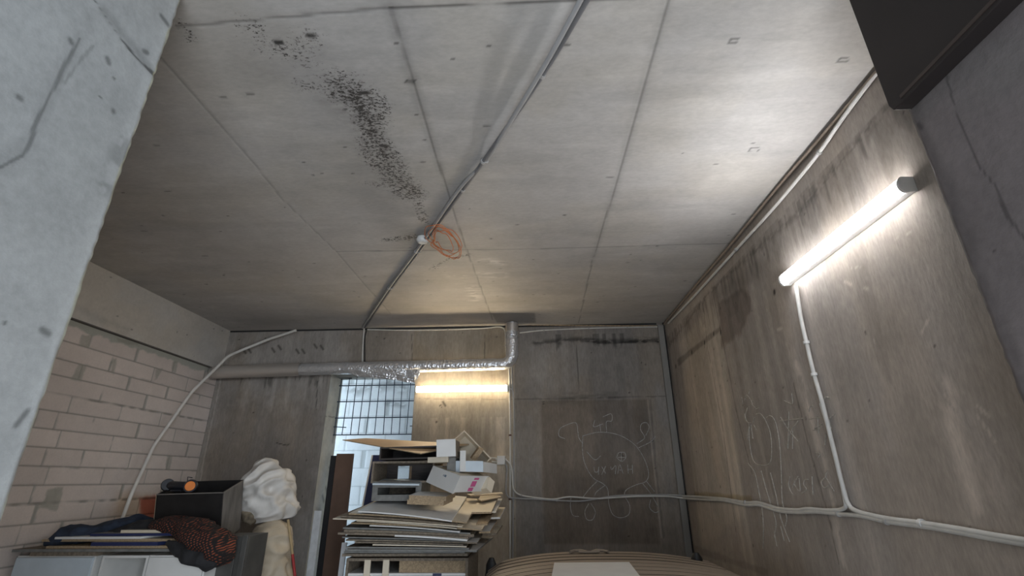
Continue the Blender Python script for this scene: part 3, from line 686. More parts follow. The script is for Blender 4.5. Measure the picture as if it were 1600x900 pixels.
# ================================================================== CHALK SCRIBBLES (parts of their walls)
chalk = mat('chalk', (.41, .40, .38), .95, noise=.35, scale=60); chalk2 = mat('chalk_faint', (.43, .395, .345), .95, noise=.3, scale=60)
def scribble(wall, strokes, onp, mt, r, name='chalk_drawing'):
    b = MB()
    for s_ in strokes:
        P = spline([onp(x, y) for x, y in s_], 5) if len(s_) > 2 else [onp(*q) for q in s_]
        b.tube(P, r, 5)
    o = b.build(name, mt); o.parent = wall; return o
def C1(x, y): return (780+x/3.2133, 600+y/3.2133)
S = [[(420,260),(500,242),(580,250),(640,275),(690,315),(730,380),(750,450),(735,490),(690,505),(640,530),(630,560),(655,610),(650,655),(610,672),(570,655),(550,600),(545,530),(520,500),(470,470),(430,400),(418,330),(420,260)],
     [(330,275),(300,260),(305,225),(340,205),(385,195),(395,240),(400,270),(420,300)], [(480,180),(475,215),(520,200)], [(505,200),(510,240)], [(540,245),(538,190),(565,185),(562,150),(520,165)],
     [(690,300),(730,270),(710,230),(715,200),(740,195),(752,220),(735,260)], [(700,320),(760,290),(785,262)], [(590,370),(600,345),(630,345),(635,370),(615,388),(590,370)], [(613,345),(613,390)], [(595,368),(630,368)],
     [(490,490),(450,530),(420,570)], [(530,510),(490,540),(480,560)], [(720,500),(760,550),(800,620)], [(740,490),(780,540)],
     [(475,415),(480,440),(495,440),(500,415),(498,455)], [(515,415),(535,450)], [(535,412),(515,455)], [(560,415),(565,430),(585,410),(583,452)], [(595,450),(605,405),(622,450)], [(600,432),(620,432)], [(645,405),(648,450)], [(668,405),(670,450)], [(645,428),(668,428)],
     [(450,600),(430,640),(440,680),(470,680),(482,640),(460,600)], [(360,570),(358,620),(370,660),(400,665)], [(440,340),(480,380),(510,360)], [(760,580),(755,620),(780,645),(800,640)]]
scribble(wall_back, [[C1(*q) for q in s_] for s_ in S], lambda x, y: at(x, y, D-.002), chalk, .0046)
def C2(x, y): return (1120+x/3.4636, 600+y/3.4636)
S = [[(210,165),(235,160),(265,200),(290,270),(297,370),(285,430),(245,440),(205,425),(185,370),(175,290),(178,230)], [(265,185),(290,172),(315,200),(335,290),(345,400),(350,520),(355,640),(378,720),(370,770)],
     [(240,470),(270,580),(295,660),(320,750),(310,830)], [(290,480),(320,600),(340,700),(365,780),(395,855)], [(170,430),(205,480),(225,570),(245,680),(252,780),(250,890)], [(310,800),(325,880)], [(345,770),(365,850)],
     [(150,90),(160,60),(180,80),(195,110)], [(195,90),(190,110),(210,130)], [(150,160),(160,200),(190,210),(205,180)], [(165,130),(155,180),(175,220)], [(185,220),(195,295)], [(200,220),(215,250)], [(175,220),(165,300)], [(230,130),(210,135)], [(135,70),(140,110)], [(178,30),(172,60)],
     [(365,90),(385,100),(410,105),(405,50)], [(345,180),(390,250),(440,310)], [(440,200),(400,260),(380,340)], [(340,200),(470,185)], [(390,150),(385,350)], [(410,250),(410,350)],
     [(500,150),(505,125),(520,115)], [(500,190),(560,180),(600,190)], [(530,240),(570,215)], [(520,250),(560,240)], [(545,170),(550,270)], [(610,75),(590,70),(580,90)], [(640,160),(610,190),(620,240)], [(590,270),(585,330)],
     [(395,500),(388,540),(400,580),(412,598)], [(440,500),(420,540),(450,580),(445,510)], [(420,520),(410,560)], [(495,515),(475,520),(470,545),(485,570),(460,590)], [(515,500),(520,600)], [(585,505),(565,530),(580,560),(605,550)], [(600,470),(590,500),(635,580)], [(535,370),(560,378),(545,400)]]
scribble(wall_right, [[C2(*q) for q in s_] for s_ in S], lambda x, y: onx(x, y, XR-.002), chalk2, .0038)

# ================================================================== BOARDS AND BOXES
lam = mat('white_laminate', (.74, .74, .72), .4, noise=.05, scale=6)
lamc = mat('cream_laminate', (.68, .60, .47), .45, noise=.07, scale=6)
lamb = mat('bluish_laminate', (.58, .66, .72), .35, noise=.05)
chip = mat('chipboard', (.36, .27, .17), .8, noise=.3, scale=90, bump=.3)
chipd = mat('weathered_chipboard', (.20, .165, .125), .85, noise=.35, scale=50, bump=.3)
greyb = mat('grey_board', (.19, .19, .18), .7, noise=.2, scale=20)
navy = mat('navy_edge', (.02, .03, .10), .5)
darkb = mat('dark_wenge', (.045, .036, .032), .5, noise=.3, scale=10, stretch=(1, 8, 8))
plyw = mat('orange_plywood', (.60, .42, .25), .6, noise=.1, scale=5, stretch=(1, 6, 1), bump=.05)
card = mat('brown_panel', (.14, .085, .06), .7, noise=.15, scale=5)

def slab(name, c4, th, mats, label, group=None, cat='board', bow=0., n=8):
    "sheet whose top corners are FL,FR,BR,BL; may sag; materials: top, bottom, edge"
    FL, FR, BR, BL = map(Vector, c4); b = MB(); top = []
    for j in range(n+1):
        for i in range(n+1):
            s_, t = i/n, j/n; p = (FL*(1-s_)+FR*s_)*(1-t)+(BL*(1-s_)+BR*s_)*t
            p.z += bow*4*s_*(1-s_); top.append(p)
    bot = [p-Vector((0, 0, th)) for p in top]; W = n+1
    q = [(j*W+i, j*W+i+1, (j+1)*W+i+1, (j+1)*W+i) for j in range(n) for i in range(n)]
    b.add(top, q, 0); b.add(bot, [tuple(reversed(f)) for f in q], 1)
    rim = [i for i in range(W)]+[j*W+n for j in range(1, W)]+[n*W+i for i in range(n-1, -1, -1)]+[j*W for j in range(n-1, 0, -1)]
    vs = [top[i] for i in rim]+[bot[i] for i in rim]; m_ = len(rim)
    b.add(vs, [(k, m_+k, m_+(k+1) % m_, (k+1) % m_) for k in range(m_)], 2)
    ctr = (FL+FR+BR+BL)/4
    o = b.build(name, mats, loc=ctr); tag(o, label, cat, group); return o

# ---- central pile: heights of the four corners interpolated from top to bottom layer
SX0, SX1, SY0, SY1 = -1.56, -.55, 4.30, 5.30
topc = [-.225, -.300, -.150, -.120]; botc = [-.520, -.525, -.545, -.545]     # FL FR BR BL rel. to eye
layers = [  # (left, right, front, back offsets), mats, thickness, words
 ((.14, -.10, -.02, -.10), (lam, navy, lam), .014, 'white laminate board with blue underside, topmost of the sheets'),
 ((.06, .02, .00, -.03), (lamc, lam, chip), .016, 'cream topped board with raw edge just under the white topmost sheet'),
 ((.00, -.04, -.04, .03), (chipd, chip, chipd), .012, 'dull brown board third from the top of the pile'),
 ((-.03, .01, -.05, .02), (lamc, chip, lamc), .010, 'pale hardboard sheet sticking out furthest left, upper pile'),
 ((.16, -.03, -.02, .05), (chip, chip, lamc), .012, 'pale edged short sheet below the long hardboard one'),
 ((.10, .16, .01, .04), (lamc, chip, chip), .016, 'tan board poking out at the right near the wall'),
 ((.22, -.06, -.02, .02), (lam, chip, lam), .012, 'thin white edged sheet in the upper middle of the pile'),
 ((.00, .03, .01, .00), (greyb, greyb, greyb), .018, 'dark grey board in the middle, left end flush'),
 ((.02, .06, -.01, .06), (lamc, chip, chipd), .024, 'thick tan board with cream end at the right'),
 ((-.02, .02, -.03, .02), (chipd, chip, chipd), .022, 'thick weathered board under the thick tan one'),
 ((.48, .05, -.04, .10), (lam, lam, lam), .018, 'white edged board covering only the right half'),
 ((.03, .02, .02, .03), (chipd, chipd, greyb), .014, 'dark board under the white half sheet'),
 ((.05, .10, .00, .06), (lam, chip, chipd), .016, 'brown edged board in the lower pile, white on top'),
 ((.12, -.02, .01, .02), (greyb, greyb, chipd), .016, 'short dark brown board in the lower pile'),
 ((.26, .00, -.01, .00), (lam, chip, lamc), .012, 'thin pale edged board in the lower pile'),
 ((.04, .02, .00, .02), (chipd, chip, greyb), .018, 'grey edged board in the lower pile, widest there'),
 ((.09, .13, -.01, .04), (lam, lam, greyb), .018, 'board with broad white top corner showing at the right'),
 ((.04, .00, .02, .00), (greyb, greyb, greyb), .018, 'grey board lying lowest of the sheets on the crate'),
]
nl = len(layers); tz = 0
for k, (off, ms, th, words) in enumerate(layers):
    t = k/(nl-1); c = [topc[i]*(1-t)+botc[i]*t+EYE for i in range(4)]
    l, r, f, bk = off; x0_, x1_, y0_, y1_ = SX0+l, SX1+r, SY0+f, SY1+bk
    tw = rnd.uniform(-.015, .015) if k > 1 else 0
    tw *= 2
    slab('board', [(x0_+tw, y0_, c[0]), (x1_+tw, y0_+tw*.5, c[1]), (x1_-tw, y1_, c[2]), (x0_-tw, y1_, c[3])], th*.68, ms, words, 'boards in the central pile', bow=.010*(1-t))

def boxwall(name, mb_args, mt, parent): pass
def openbox(name, O, A, B, Cd, mt, label, cat, t=.014, inner=None, open_face='C', back_hole=None, group=None, parts=('side_panel',)*4, extra=None):
    """five-sided box. O corner, A and B span the open face, Cd is the depth away from the opening"""
    O, A, B, Cd = map(Vector, (O, A, B, Cd)); a, b_, c_ = A.normalized(), B.normalized(), Cd.normalized()
    root = empty(name, O, label, cat, group)
    def pc(nm, o, x, y, z, m_=mt):
        mb = MB(); mb.hexa(o, x, y, z); return mb.build(nm, m_, root, .0015)
    pc('side_panel', O, a*t, B, Cd); pc('side_panel', O+A-a*t, a*t, B, Cd)
    pc('bottom_panel', O+a*t, A-2*a*t, b_*t, Cd); pc('top_panel', O+a*t+B-b_*t, A-2*a*t, b_*t, Cd)
    bo = O+a*t+b_*t+Cd-c_*t*.6; AA, BB = A-2*a*t, B-2*b_*t
    if back_hole:
        u0, u1, v0, v1 = back_hole; mb = MB()
        mb.hexa(bo, AA*u0, BB, c_*t*.6); mb.hexa(bo+AA*u1, AA*(1-u1), BB, c_*t*.6)
        if v0 > 0: mb.hexa(bo+AA*u0, AA*(u1-u0), BB*v0, c_*t*.6)
        if v1 < 1: mb.hexa(bo+AA*u0+BB*v1, AA*(u1-u0), BB*(1-v1), c_*t*.6)
        mb.build('back_panel', inner or mt, root)
    else: pc('back_panel', bo, AA, BB, c_*t*.6, inner or mt)
    return root

for k, (xa, xb2, ya, yb2, tt, ms) in enumerate([(-.53, -.36, 4.62, 5.40, .02, (lamc, chip, chip)), (-.50, -.33, 4.80, 5.45, .12, (lam, chip, lamc)), (-.47, -.38, 4.45, 5.30, .24, (chip, chip, chip)),
        (-.46, -.30, 4.90, 5.50, .33, (lamc, chip, lam)), (-.45, -.36, 4.50, 5.20, .50, (lam, chip, chip)), (-.44, -.32, 4.70, 5.30, .66, (lamc, chip, chipd))]):
    z0_, z1_ = topc[1]*(1-tt)+botc[1]*tt+EYE, topc[2]*(1-tt)+botc[2]*tt+EYE
    wd = ['highest', 'second highest', 'third highest', 'third lowest', 'second lowest', 'lowest'][k]
    zf_ = lambda y: z0_+(z1_-z0_)*(y-SY0)/(SY1-SY0)
    slab('board_strip', [(xa, ya, zf_(ya)), (xb2, ya+.03, zf_(ya)), (xb2+.02, yb2, zf_(yb2)), (xa, yb2, zf_(yb2))], .014, ms, wd+' of the narrow strips along the right side of the pile', 'strips beside the pile')
# ---- base of the central pile: tall cabinet standing on the floor
zt_ = EYE-.575
b0 = Vector((-1.50, 4.36, .0))
root = openbox('cabinet', b0, (.98, 0, 0), (0, 0, zt_), (0, .80, 0), chipd, 'old open fronted cabinet carrying the central pile of boards', 'cabinet', .02, chipd)
def part(nm, mt, root, *bx, me=None):
    mb = MB(); mb.box(*bx); return mb.build(nm, mt, root, .0015)
part('shelf', lam, root, b0.x+.02, b0.x+.96, 4.37, 5.1, zt_-.125, zt_-.107)
part('panel', chip, root, b0.x+.42, b0.x+.96, 4.40, 4.42, zt_-.107, zt_-.02)
part('panel', MATS['brown_panel'], root, b0.x+.5, b0.x+.95, 4.375, 4.39, zt_-.42, zt_-.135)
part('upright', lamc, root, b0.x+.15, b0.x+.20, 4.35, 4.365, zt_-.6, zt_-.01)
part('upright', lamc, root, b0.x+.30, b0.x+.35, 4.35, 4.365, zt_-.6, zt_-.01)
part('navy_strip', navy, root, b0.x+.70, b0.x+.77, 4.366, 4.372, zt_-.124, zt_-.108)
# loose strips between cabinet and lowest sheet
slab('board', [(-1.53, 4.33, zt_+.035), (-.52, 4.33, zt_+.035), (-.50, 5.3, zt_+.035), (-1.53, 5.3, zt_+.035)], .018, (lamc, chip, chipd), 'wide weathered board lying directly on the open cabinet', 'boards in the central pile')

# ---- block of short thick boards on the pile
for k, (w0, w1, mt_, wd) in enumerate([(636, 693, (chip, chip, chip), 'short raw chipboard offcut on the white sheet'), (639, 697, (lam, chip, chip), 'short white topped chipboard offcut, upper of the two')]):
    z0 = at(650, 787-7*k, 4.42).z
    a_, c_ = at(w0, 787-8*k, 4.42), at(w1, 788-8*k, 4.44)
    slab('board_offcut', [(a_.x, a_.y, z0+.032), (c_.x, c_.y, z0+.018), (c_.x+.05, 4.62, z0+.045), (a_.x+.04, 4.62, z0+.058)], .036, mt_, wd, 'offcuts on the pile')

# ---- dark carcasses stacked at the rear
zc0 = EYE-.105
openbox('cabinet_carcass', at(580, 783, 4.62), (.44, 0, 0), (0, 0, .16), (0, .42, 0), greyb, 'low grey box at the bottom left of the stacked carcasses', 'cabinet', .05, chipd)
slab('board', [at(582, 755, 4.5), at(655, 756, 4.5), at(662, 750, 5.0), at(600, 748, 5.0)], .014, (lamb, lamb, lamb), 'pale bluish board lying under the dark carcass with the square hole')
O_ = at(579, 755, 4.62)
openbox('cabinet_carcass', O_, (at(678, 755, 4.62).x-O_.x, 0, 0), (0, 0, at(579, 721, 4.62).z-O_.z), (0, .44, 0), chipd, 'dark open cabinet carcass with a square hole through its back', 'cabinet', .018, darkb, back_hole=(.20, .46, .12, .92))
O_ = at(592, 719, 4.60); 
openbox('cabinet_carcass', O_, (at(692, 717, 4.6).x-O_.x, 0, .012), (0, 0, at(592, 699, 4.6).z-O_.z), (0, .42, 0), darkb, 'flat dark carcass right under the tilted plywood sheet', 'cabinet', .014, darkb)
# tilted plywood
Pl, Pf, Pr = at(535, 687, 4.95), at(657, 708.5, 4.40), at(733, 694, 4.90); Pb = at(572, 684.5, 5.22)
slab('plywood_sheet', [Pl, Pf, Pr, Pb], .007, (plyw, chipd, chip), 'thin tan plywood sheet tilted on top of the dark carcasses')

def hbox(name, O, A, B, Cc, mt, label, cat='drawer', **k):
    O, A, B, Cc = Vector(O), Vector(A)-Vector(O), Vector(B)-Vector(O), Vector(Cc)-Vector(O)
    return O, A, B, Cc
# small white drawer facing the camera
O_ = at(682, 714, 4.36); A_ = at(712, 713, 4.36)-O_; B_ = at(682, 687, 4.36)-O_
b_ = MB(); root = empty('drawer', O_, 'small white drawer with square front standing beside the plywood', 'drawer')
b_.hexa(O_, A_, B_, (0, .018, 0)); b_.build('front_panel', lam, root, .002)
b_ = MB(); b_.hexa(O_+Vector((.005, .018, .005)), (.012, 0, 0), B_*.95, (0, .30, 0)); b_.build('side_panel', chipd, root)
b_ = MB(); b_.hexa(O_+A_+Vector((-.02, .018, .005)), (.012, 0, 0), B_*.95, (0, .30, 0)); b_.build('side_panel', chipd, root)
b_ = MB(); b_.hexa(O_+Vector((.017, .018, .005)), A_-Vector((.037, 0, 0)), (0, 0, .008), (0, .30, 0)); b_.build('bottom_panel', lam, root)
# block under it
O_ = at(668, 723, 4.45)
b_ = MB(); b_.hexa(O_, at(700, 722, 4.45)-O_, (0, 0, at(668, 714.5, 4.45).z-O_.z), (0, .28, 0)); o = b_.build('board_offcut', lamc, bevel=.002, loc=O_); tag(o, 'pale block lying under the small white drawer', 'board')
O_ = at(698, 738, 4.50)
b_ = MB(); b_.hexa(O_, at(711, 738, 4.50)-O_, (0, 0, at(698, 714.5, 4.5).z-O_.z), (0, .25, 0)); o = b_.build('board_offcut', greyb, bevel=.002, loc=O_); tag(o, 'dark grey upright block below the small white drawer', 'board')
O_ = at(711, 738, 4.53)
b_ = MB(); b_.hexa(O_, at(719, 738, 4.53)-O_, (0, 0, at(711, 720, 4.53).z-O_.z), (0, .25, 0)); o = b_.build('board_offcut', lamb, bevel=.002, loc=O_); tag(o, 'bluish upright block between the grey block and the white upright', 'board')
# upright white board
O_ = at(718.5, 737, 4.48)
b_ = MB(); b_.hexa(O_, at(727.5, 737, 4.48)-O_, at(719, 704, 4.52)-O_, (-.05, .26, 0)); o = b_.build('upright_board', lam, bevel=.002, loc=O_); tag(o, 'narrow white upright board in front of the tilted open drawer', 'board')
# horizontal white drawer right
O_ = at(727, 737, 4.50); A_ = at(755, 737.5, 4.50)-O_; B_ = at(727, 720, 4.5)-O_
root = empty('drawer', O_, 'white drawer lying level between the upright board and junction box', 'drawer')
b_ = MB(); b_.hexa(O_, A_, B_, (0, .018, 0)); b_.build('front_panel', lamb, root, .002)
b_ = MB(); b_.hexa(O_+A_-Vector((.012, -.018, 0)), (.012, 0, 0), B_*.95, (.10, .30, -.01)); b_.build('side_panel', lam, root)
b_ = MB(); b_.hexa(O_+Vector((0, .018, 0)), (.012, 0, 0), B_*.95, (.10, .30, -.01)); b_.build('side_panel', lam, root)
b_ = MB(); b_.hexa(O_+Vector((.012, .018, 0)), A_-Vector((.024, 0, 0)), (0, 0, .006), (.10, .30, -.01)); b_.build('bottom_panel', lamc, root)
# tilted open drawer (diamond)
T_, Rr, Ll = at(725.5, 672, 4.86), at(768, 716, 4.78), at(690, 697, 4.80)
A_ = Rr-T_; B_ = Ll-T_; B_ = (B_-A_*(B_.dot(A_)/A_.dot(A_))).normalized()*.30
nrm = A_.cross(B_).normalized(); nrm = nrm if nrm.y > 0 else -nrm
openbox('drawer', T_, A_, B_, nrm*.11, lamc, 'open cream drawer tipped on its corner at the top of the pile', 'drawer', .012, lamc)
O_ = at(736, 717, 4.66); A_ = at(749, 700, 4.66)-O_
b_ = MB(); b_.hexa(O_, A_, at(743, 720, 4.68)-O_, (-.02, .10, .02)); o = b_.build('board_offcut', chip, loc=O_); tag(o, 'small brown offcut leaning inside the tipped open drawer', 'board')
O_ = at(727, 738, 4.6); 
# big white drawer with pink sticker
O_ = at(719, 744, 4.30); A_ = at(677, 727.5, 4.56)-O_; B_ = at(765, 744, 4.66)-O_; C_ = at(707, 771.5, 4.33)-O_
a, c_ = A_.normalized(), (C_-A_*(C_.dot(A_)/A_.dot(A_)))
Bn = a.cross(c_).normalized(); Bn = Bn if Bn.dot(B_) > 0 else -Bn
root = empty('drawer_unit', O_, 'large white drawer box with pink sticker tilted over the pile edge', 'drawer')
b_ = MB(); b_.hexa(O_, A_, C_, B_*.05); b_.build('front_panel', lam, root, .002)
b_ = MB(); b_.hexa(O_+B_*.05, B_*.95, C_*.93, A_*.05); b_.build('side_panel', lam, root, .002)
b_ = MB(); b_.hexa(O_+B_*.05+A_*.95, B_*.95, C_*.93, A_*.05); b_.build('side_panel', lam, root, .002)
b_ = MB(); b_.hexa(O_+B_*.05+A_*.05+C_*.03, B_*.93, A_*.9, C_*.05); b_.build('bottom_panel', lamc, root)
b_ = MB(); b_.hexa(O_+B_*.95+A_*.05+C_*.1, B_*.04, A_*.9, C_*.8); b_.build('back_panel', lam, root)
n1 = B_.cross(C_).normalized(); n1 = n1 if n1.dot(-A_) > 0 else -n1
pk = mat('pink_label', (.62, .12, .30), .5, noise=.1)
b_ = MB()
for (s0, s1, t0, t1) in [(.50, .66, .10, .22), (.47, .63, .30, .62), (.44, .60, .68, .88)]:
    b_.hexa(O_+B_*s0+C_*t0+n1*.0005, B_*(s1-s0), C_*(t1-t0), n1*.001)
b_.build('sticker', pk, root)
n2 = A_.cross(C_).normalized(); n2 = n2 if n2.y < 0 else -n2
b_ = MB(); b_.hexa(O_+A_*.42+C_*.22+n2*.0005, A_*.07, C_*.12, n2*.001); b_.hexa(O_+A_*.51+C_*.24+n2*.0005, A_*.02, C_*.10, n2*.001); b_.build('stamp', mat('grey_print', (.2, .25, .3)), root)
# beige end to the right
O_ = at(765, 745, 4.62)
b_ = MB(); b_.hexa(O_, at(773, 752.5, 4.66)-O_, at(760, 763, 4.60)-O_, (-.16, .12, -.02)); o = b_.build('board_offcut', lamc, bevel=.002, loc=O_); tag(o, 'cream board end sticking out right of the pink stickered drawer', 'board')
for (xa, ya, xb_, yb_, Y_, wd) in [(735, 774, 786, 771, 5.05, 'narrow tan strip at the right rear of the pile'), (752, 782, 783, 776, 4.95, 'short tan strip crossing the right end of the pile')]:
    p, q = at(xa, ya, Y_), at(xb_, yb_, Y_+.25)
    slab('board_strip', [p, q, q+Vector((-.02, .10, .01)), p+Vector((-.05, .12, .01))], .010, (lamc, chip, chip), wd, 'strips on the right of the pile')

# ---- panels standing in the opening
def sheet(name, a, bq, t, mt, label, h0=0., cat='board', me=None):
    "upright board between floor and the two top points"
    a, bq = Vector(a), Vector(bq)
    b = MB(); b.hexa((a.x, a.y, h0), (bq.x-a.x, bq.y-a.y, 0), (0, t, 0), (0, 0, a.z-h0), 0)
    o = b.build(name, mt, bevel=.002, loc=(a.x, a.y, h0)); tag(o, label, cat); return o
yA = D+.10
sheet('door_leaf', at(526, 709, yA), at(552, 709, yA), .04, card, 'brown upright panel standing inside the wall opening', 0, 'panel')
sheet('door_leaf', at(517, 712, yA+.08), at(530, 712, yA+.08), .03, mat('gap_black', (.015, .015, .018), .5), 'black sheet standing for the dark gap beside the brown panel in the opening', 0, 'panel')  # black sheet put where there is only a dark gap by the jamb
# navy board leaning against the opening's right side
p0, p1 = at(583, 711, 6.05), at(566, 800, 5.62)
b = MB(); b.hexa((p0.x, p0.y, p0.z), (.22, 0, 0), (0, .018, 0), (p1-p0)*1.35, 0, 0); 
o = b.build('leaning_board', navy, loc=p0); 
ext = (p1-p0)*(p0.z/(p0.z-p1.z)); b = MB(); b.hexa(p0, (.24, 0, 0), (0, .018, 0), ext); bpy.data.objects.remove(o)
o = b.build('leaning_board', navy, loc=p0); tag(o, 'navy faced board leaning in the opening behind the pile', 'board')
b = MB(); b.hexa(p0-Vector((.018, 0, 0)), (.018, 0, 0), (0, .018, 0), ext); e_ = b.build('edge_band', lam, loc=p0); e_.parent = o; e_.location = (0, 0, 0); e_['label'] = 'white edge band'
# white strip leaning on the left jamb
p0 = at(491, 798, 6.12); p1 = at(502, 799, 6.12)
b = MB(); b.hexa((p0.x, p0.y, .0), (p1.x-p0.x, 0, 0), (0, .02, 0), (0, .0, p0.z)); o = b.build('foam_strip', mat('white_foam', (.66, .68, .70), .8), bevel=.003, loc=(p0.x, p0.y, 0)); tag(o, 'narrow white foam strip standing against the opening left jamb', 'strip')
p0 = at(534, 848, 4.75); p1 = at(541, 847, 4.75)
b = MB(); b.hexa((p0.x-.02, 4.75, 0), (.045, 0, 0), (0, .02, 0), (p0.x-p0.x+.02, 0, p0.z)); o = b.build('foam_strip', MATS['white_foam'], bevel=.003, loc=(p0.x, 4.75, 0)); tag(o, 'thin white strip standing at the left end of the central pile', 'strip')

# ================================================================== LEFT GROUP
# white cabinets along the block wall
zcab = at(160, 868, 4.2).z
def cab(x0, x1, label, front, tilt=0.):
    O = Vector((x0, 4.20, 0)); r = openbox('base_cabinet', O, (x1-x0, 0, 0), (0, 0, zcab), (0, .62, 0), lam, label, 'cabinet', .018, lam)
    if front:
        b = MB(); b.box(x0+.01, x1-.01, 4.180, 4.198, .08, zcab-.012); b.build('door', lam if front == 1 else lamb, r, .002)
    return r
cxs = [at(x, 880, 4.2).x for x in (14, 154, 232, 322)]
cab(max(cxs[0], XL+.05), cxs[1]-.03, 'white base cabinet with bluish door, nearest the block wall corner', 2)
cab(cxs[1]+.02, cxs[2]-.01, 'open white base cabinet between two closed ones', 0)
cab(cxs[2]+.0, cxs[3], 'white base cabinet with closed door beside the dark metal cupboard', 1)
b = MB(); b.box(max(cxs[0], XL+.05)+.12, cxs[1]-.0, 4.17, 4.9, zcab+.001, zcab+.028); o = b.build('board', chipd, bevel=.001, loc=(cxs[0], 4.2, zcab)); tag(o, 'grey edged board lying lowest, directly on the white cabinets', 'board', 'boards on the white cabinets')
# flat boards on cabinets: px left, px right, py top-front, thickness
zz = zcab+.030
LB = [(.0, 1.37, .020, (chipd, chip, greyb), 'wide grey edged board at the bottom of the left pile', 4.16, .02),
      (.25, 1.33, .018, (chip, chip, chip), 'board with raw tan corner on the left pile', 4.18, .05),
      (.62, 1.16, .026, (lamc, navy, navy), 'navy edged board with yellow raw end on the left pile', 4.17, .10),
      (.18, 1.25, .018, (lamc, chip, chip), 'tan board above the navy edged one', 4.20, .06),
      (.30, 1.0, .016, (lam, lam, lam), 'white edged board below the dark jacket', 4.18, .0),
      (.55, 1.28, .018, (greyb, greyb, navy), 'dark edged board under the plaid shirt', 4.22, .04),
      (.78, 1.30, .022, (greyb, greyb, lamc), 'topmost grey brown board with pale top edge on the left pile', 4.24, .02)]
xb0 = cxs[0]+.03
for (l, r, th, ms, wd, y0_, sk) in LB:
    slab('board', [(xb0+l, y0_, zz+th), (xb0+r, y0_, zz+th), (xb0+r+.12, 4.80, zz+th+.0), (xb0+l+.05, 4.80, zz+th+.0)], th, ms, wd, 'boards on the white cabinets', n=2)
    zz += th+.0015
zpile = zz
# broken tile-like ragged sheet hanging at the right
b = MB(); pts = [(262, 868), (275, 870), (290, 872), (300, 870), (305, 880), (312, 876), (333, 868), (345, 858), (330, 850), (300, 855)]
# dark metal cupboard
xm0, xm1 = at(330, 880, 4.35).x+.02, at(386, 880, 4.35).x-.02
zm = at(388, 838, 4.35).z
ddk = mat('dark_steel_sheet', (.075, .073, .068), .55, noise=.25, scale=6, metal=.2)
root = empty('metal_cupboard', ((xm0+xm1)/2, 4.6, 0), 'dark steel cupboard under the black metal tray', 'cupboard')
for nm, bx in (('body', (xm0, xm1, 4.36, 4.66, 0, zm)), ('door', (xm0+.03, xm1-.09, 4.345, 4.36, .1, zm-.06)), ('frame_post', (xm1-.045, xm1, 4.33, 4.36, 0, zm+.01))):
    b = MB(); b.box(*bx); b.build(nm, ddk, root, .003)
# black open metal tray
Fl, Fr, FrB, Br = at(245, 772, 4.42), at(349, 769, 4.42), at(345, 852, 4.50), at(380, 750, 4.76)
A_ = Fr-Fl; Dn = FrB-Fr; Bk = Br-Fr
ux = A_.normalized(); dn = (Dn-ux*Dn.dot(ux)).normalized()*Dn.length; bk = ux.cross(dn).normalized(); bk = Bk
blk = mat('black_steel', (.014, .013, .013), .45, noise=.3, scale=10); blks = mat('lighter_steel', (.10, .095, .09), .5, noise=.5, scale=14, stretch=(1, 1, .25))  # the tray's right side wall takes the lighter steel
root = empty('metal_tray', Fl, 'deep open black metal box tipped forward on the dark cupboard', 'metal box')
t = .008
for nm, o_, x_, y_, z_, mt_ in (('front_wall', Fl, A_, dn, bk.normalized()*t, blk), ('side_wall', Fr-ux*t, ux*t, dn, bk, blks), ('side_wall', Fl, ux*t, dn, bk, blk),
                           ('back_wall', Fl+bk, A_, dn, bk.normalized()*t, blk), ('floor_plate', Fl+dn, A_, dn.normalized()*t, bk, blk)):
    b = MB(); b.hexa(o_, x_, y_, z_); b.build(nm, mt_, root, .001)
b = MB(); b.hexa(Fl-Vector((0, .003, .0)), A_, dn.normalized()*.008, Vector((0, -.004, 0))); b.hexa(Fr-Vector((0, 0, 0)), ux*.004, dn.normalized()*.008, bk); b.build('rim', mat('rim_edge', (.17, .155, .14), .5), root)
b = MB(); b.hexa(Fl-ux*.006, ux*.006, dn*.55, Vector((0, .01, 0))); b.build('edge_strip', mat('tan_edge', (.26, .21, .15), .6), root)
# support block under the tray's left half
b = MB(); sb0 = Fl+dn; b.box(sb0.x+.02, xm0-.01, 4.84, 4.95, 0, min((Fl+dn).z, (Fl+dn+bk).z)-.012); o = b.build('wooden_box', darkb, bevel=.003, loc=(sb0.x, 4.6, 0)); tag(o, 'dark box hidden behind the board pile under the black metal box', 'box')
# bench grinder on the tray rim
gy = 4.50; c0 = at(262, 758, gy+.06); c1 = at(298, 760, gy-.02)
root = empty('bench_grinder', (c0+c1)/2, 'black bench grinder with an orange round end lying on the metal box', 'grinder')
ax = (c1-c0).normalized(); body0, body1 = c0+ax*.02, c1-ax*.02
gd = mat('grinder_black', (.012, .014, .02), .4)
b = MB(); b.tube([body0, body0+ax*.03, body1-ax*.03, body1], .03, 20, rs=[.026, .036, .036, .026]); b.build('motor', gd, root)
fc = Vector((.35, -.92, .12)).normalized()
def disc(c, d, r, th, mt_, nm, par=None, seg=28):
    b = MB(); b.tube([c-d*th/2, c-d*th*.3, c+d*th*.3, c+d*th/2], r, seg, rs=[r*.9, r, r, r*.9]); return b.build(nm, mt_, par or root)
disc(c0, Vector((.55, -.8, .2)).normalized(), .052, .04, gd, 'wheel_guard'); disc(c1, fc, .056, .045, gd, 'wheel_guard')
w_ = disc(c1+fc*.026, fc, .040, .008, mat('orange_plastic', (.75, .22, .04), .5), 'orange_cap'); w_['label'] = 'orange round cap'
b = MB(); lc = (c0+c1)/2+Vector((.03, -.037, -.012)); b.hexa(lc, (.045, 0, 0), (0, -.002, 0), (0, 0, .024)); b.build('rating_plate', mat('label_grey', (.4, .42, .45)), root)
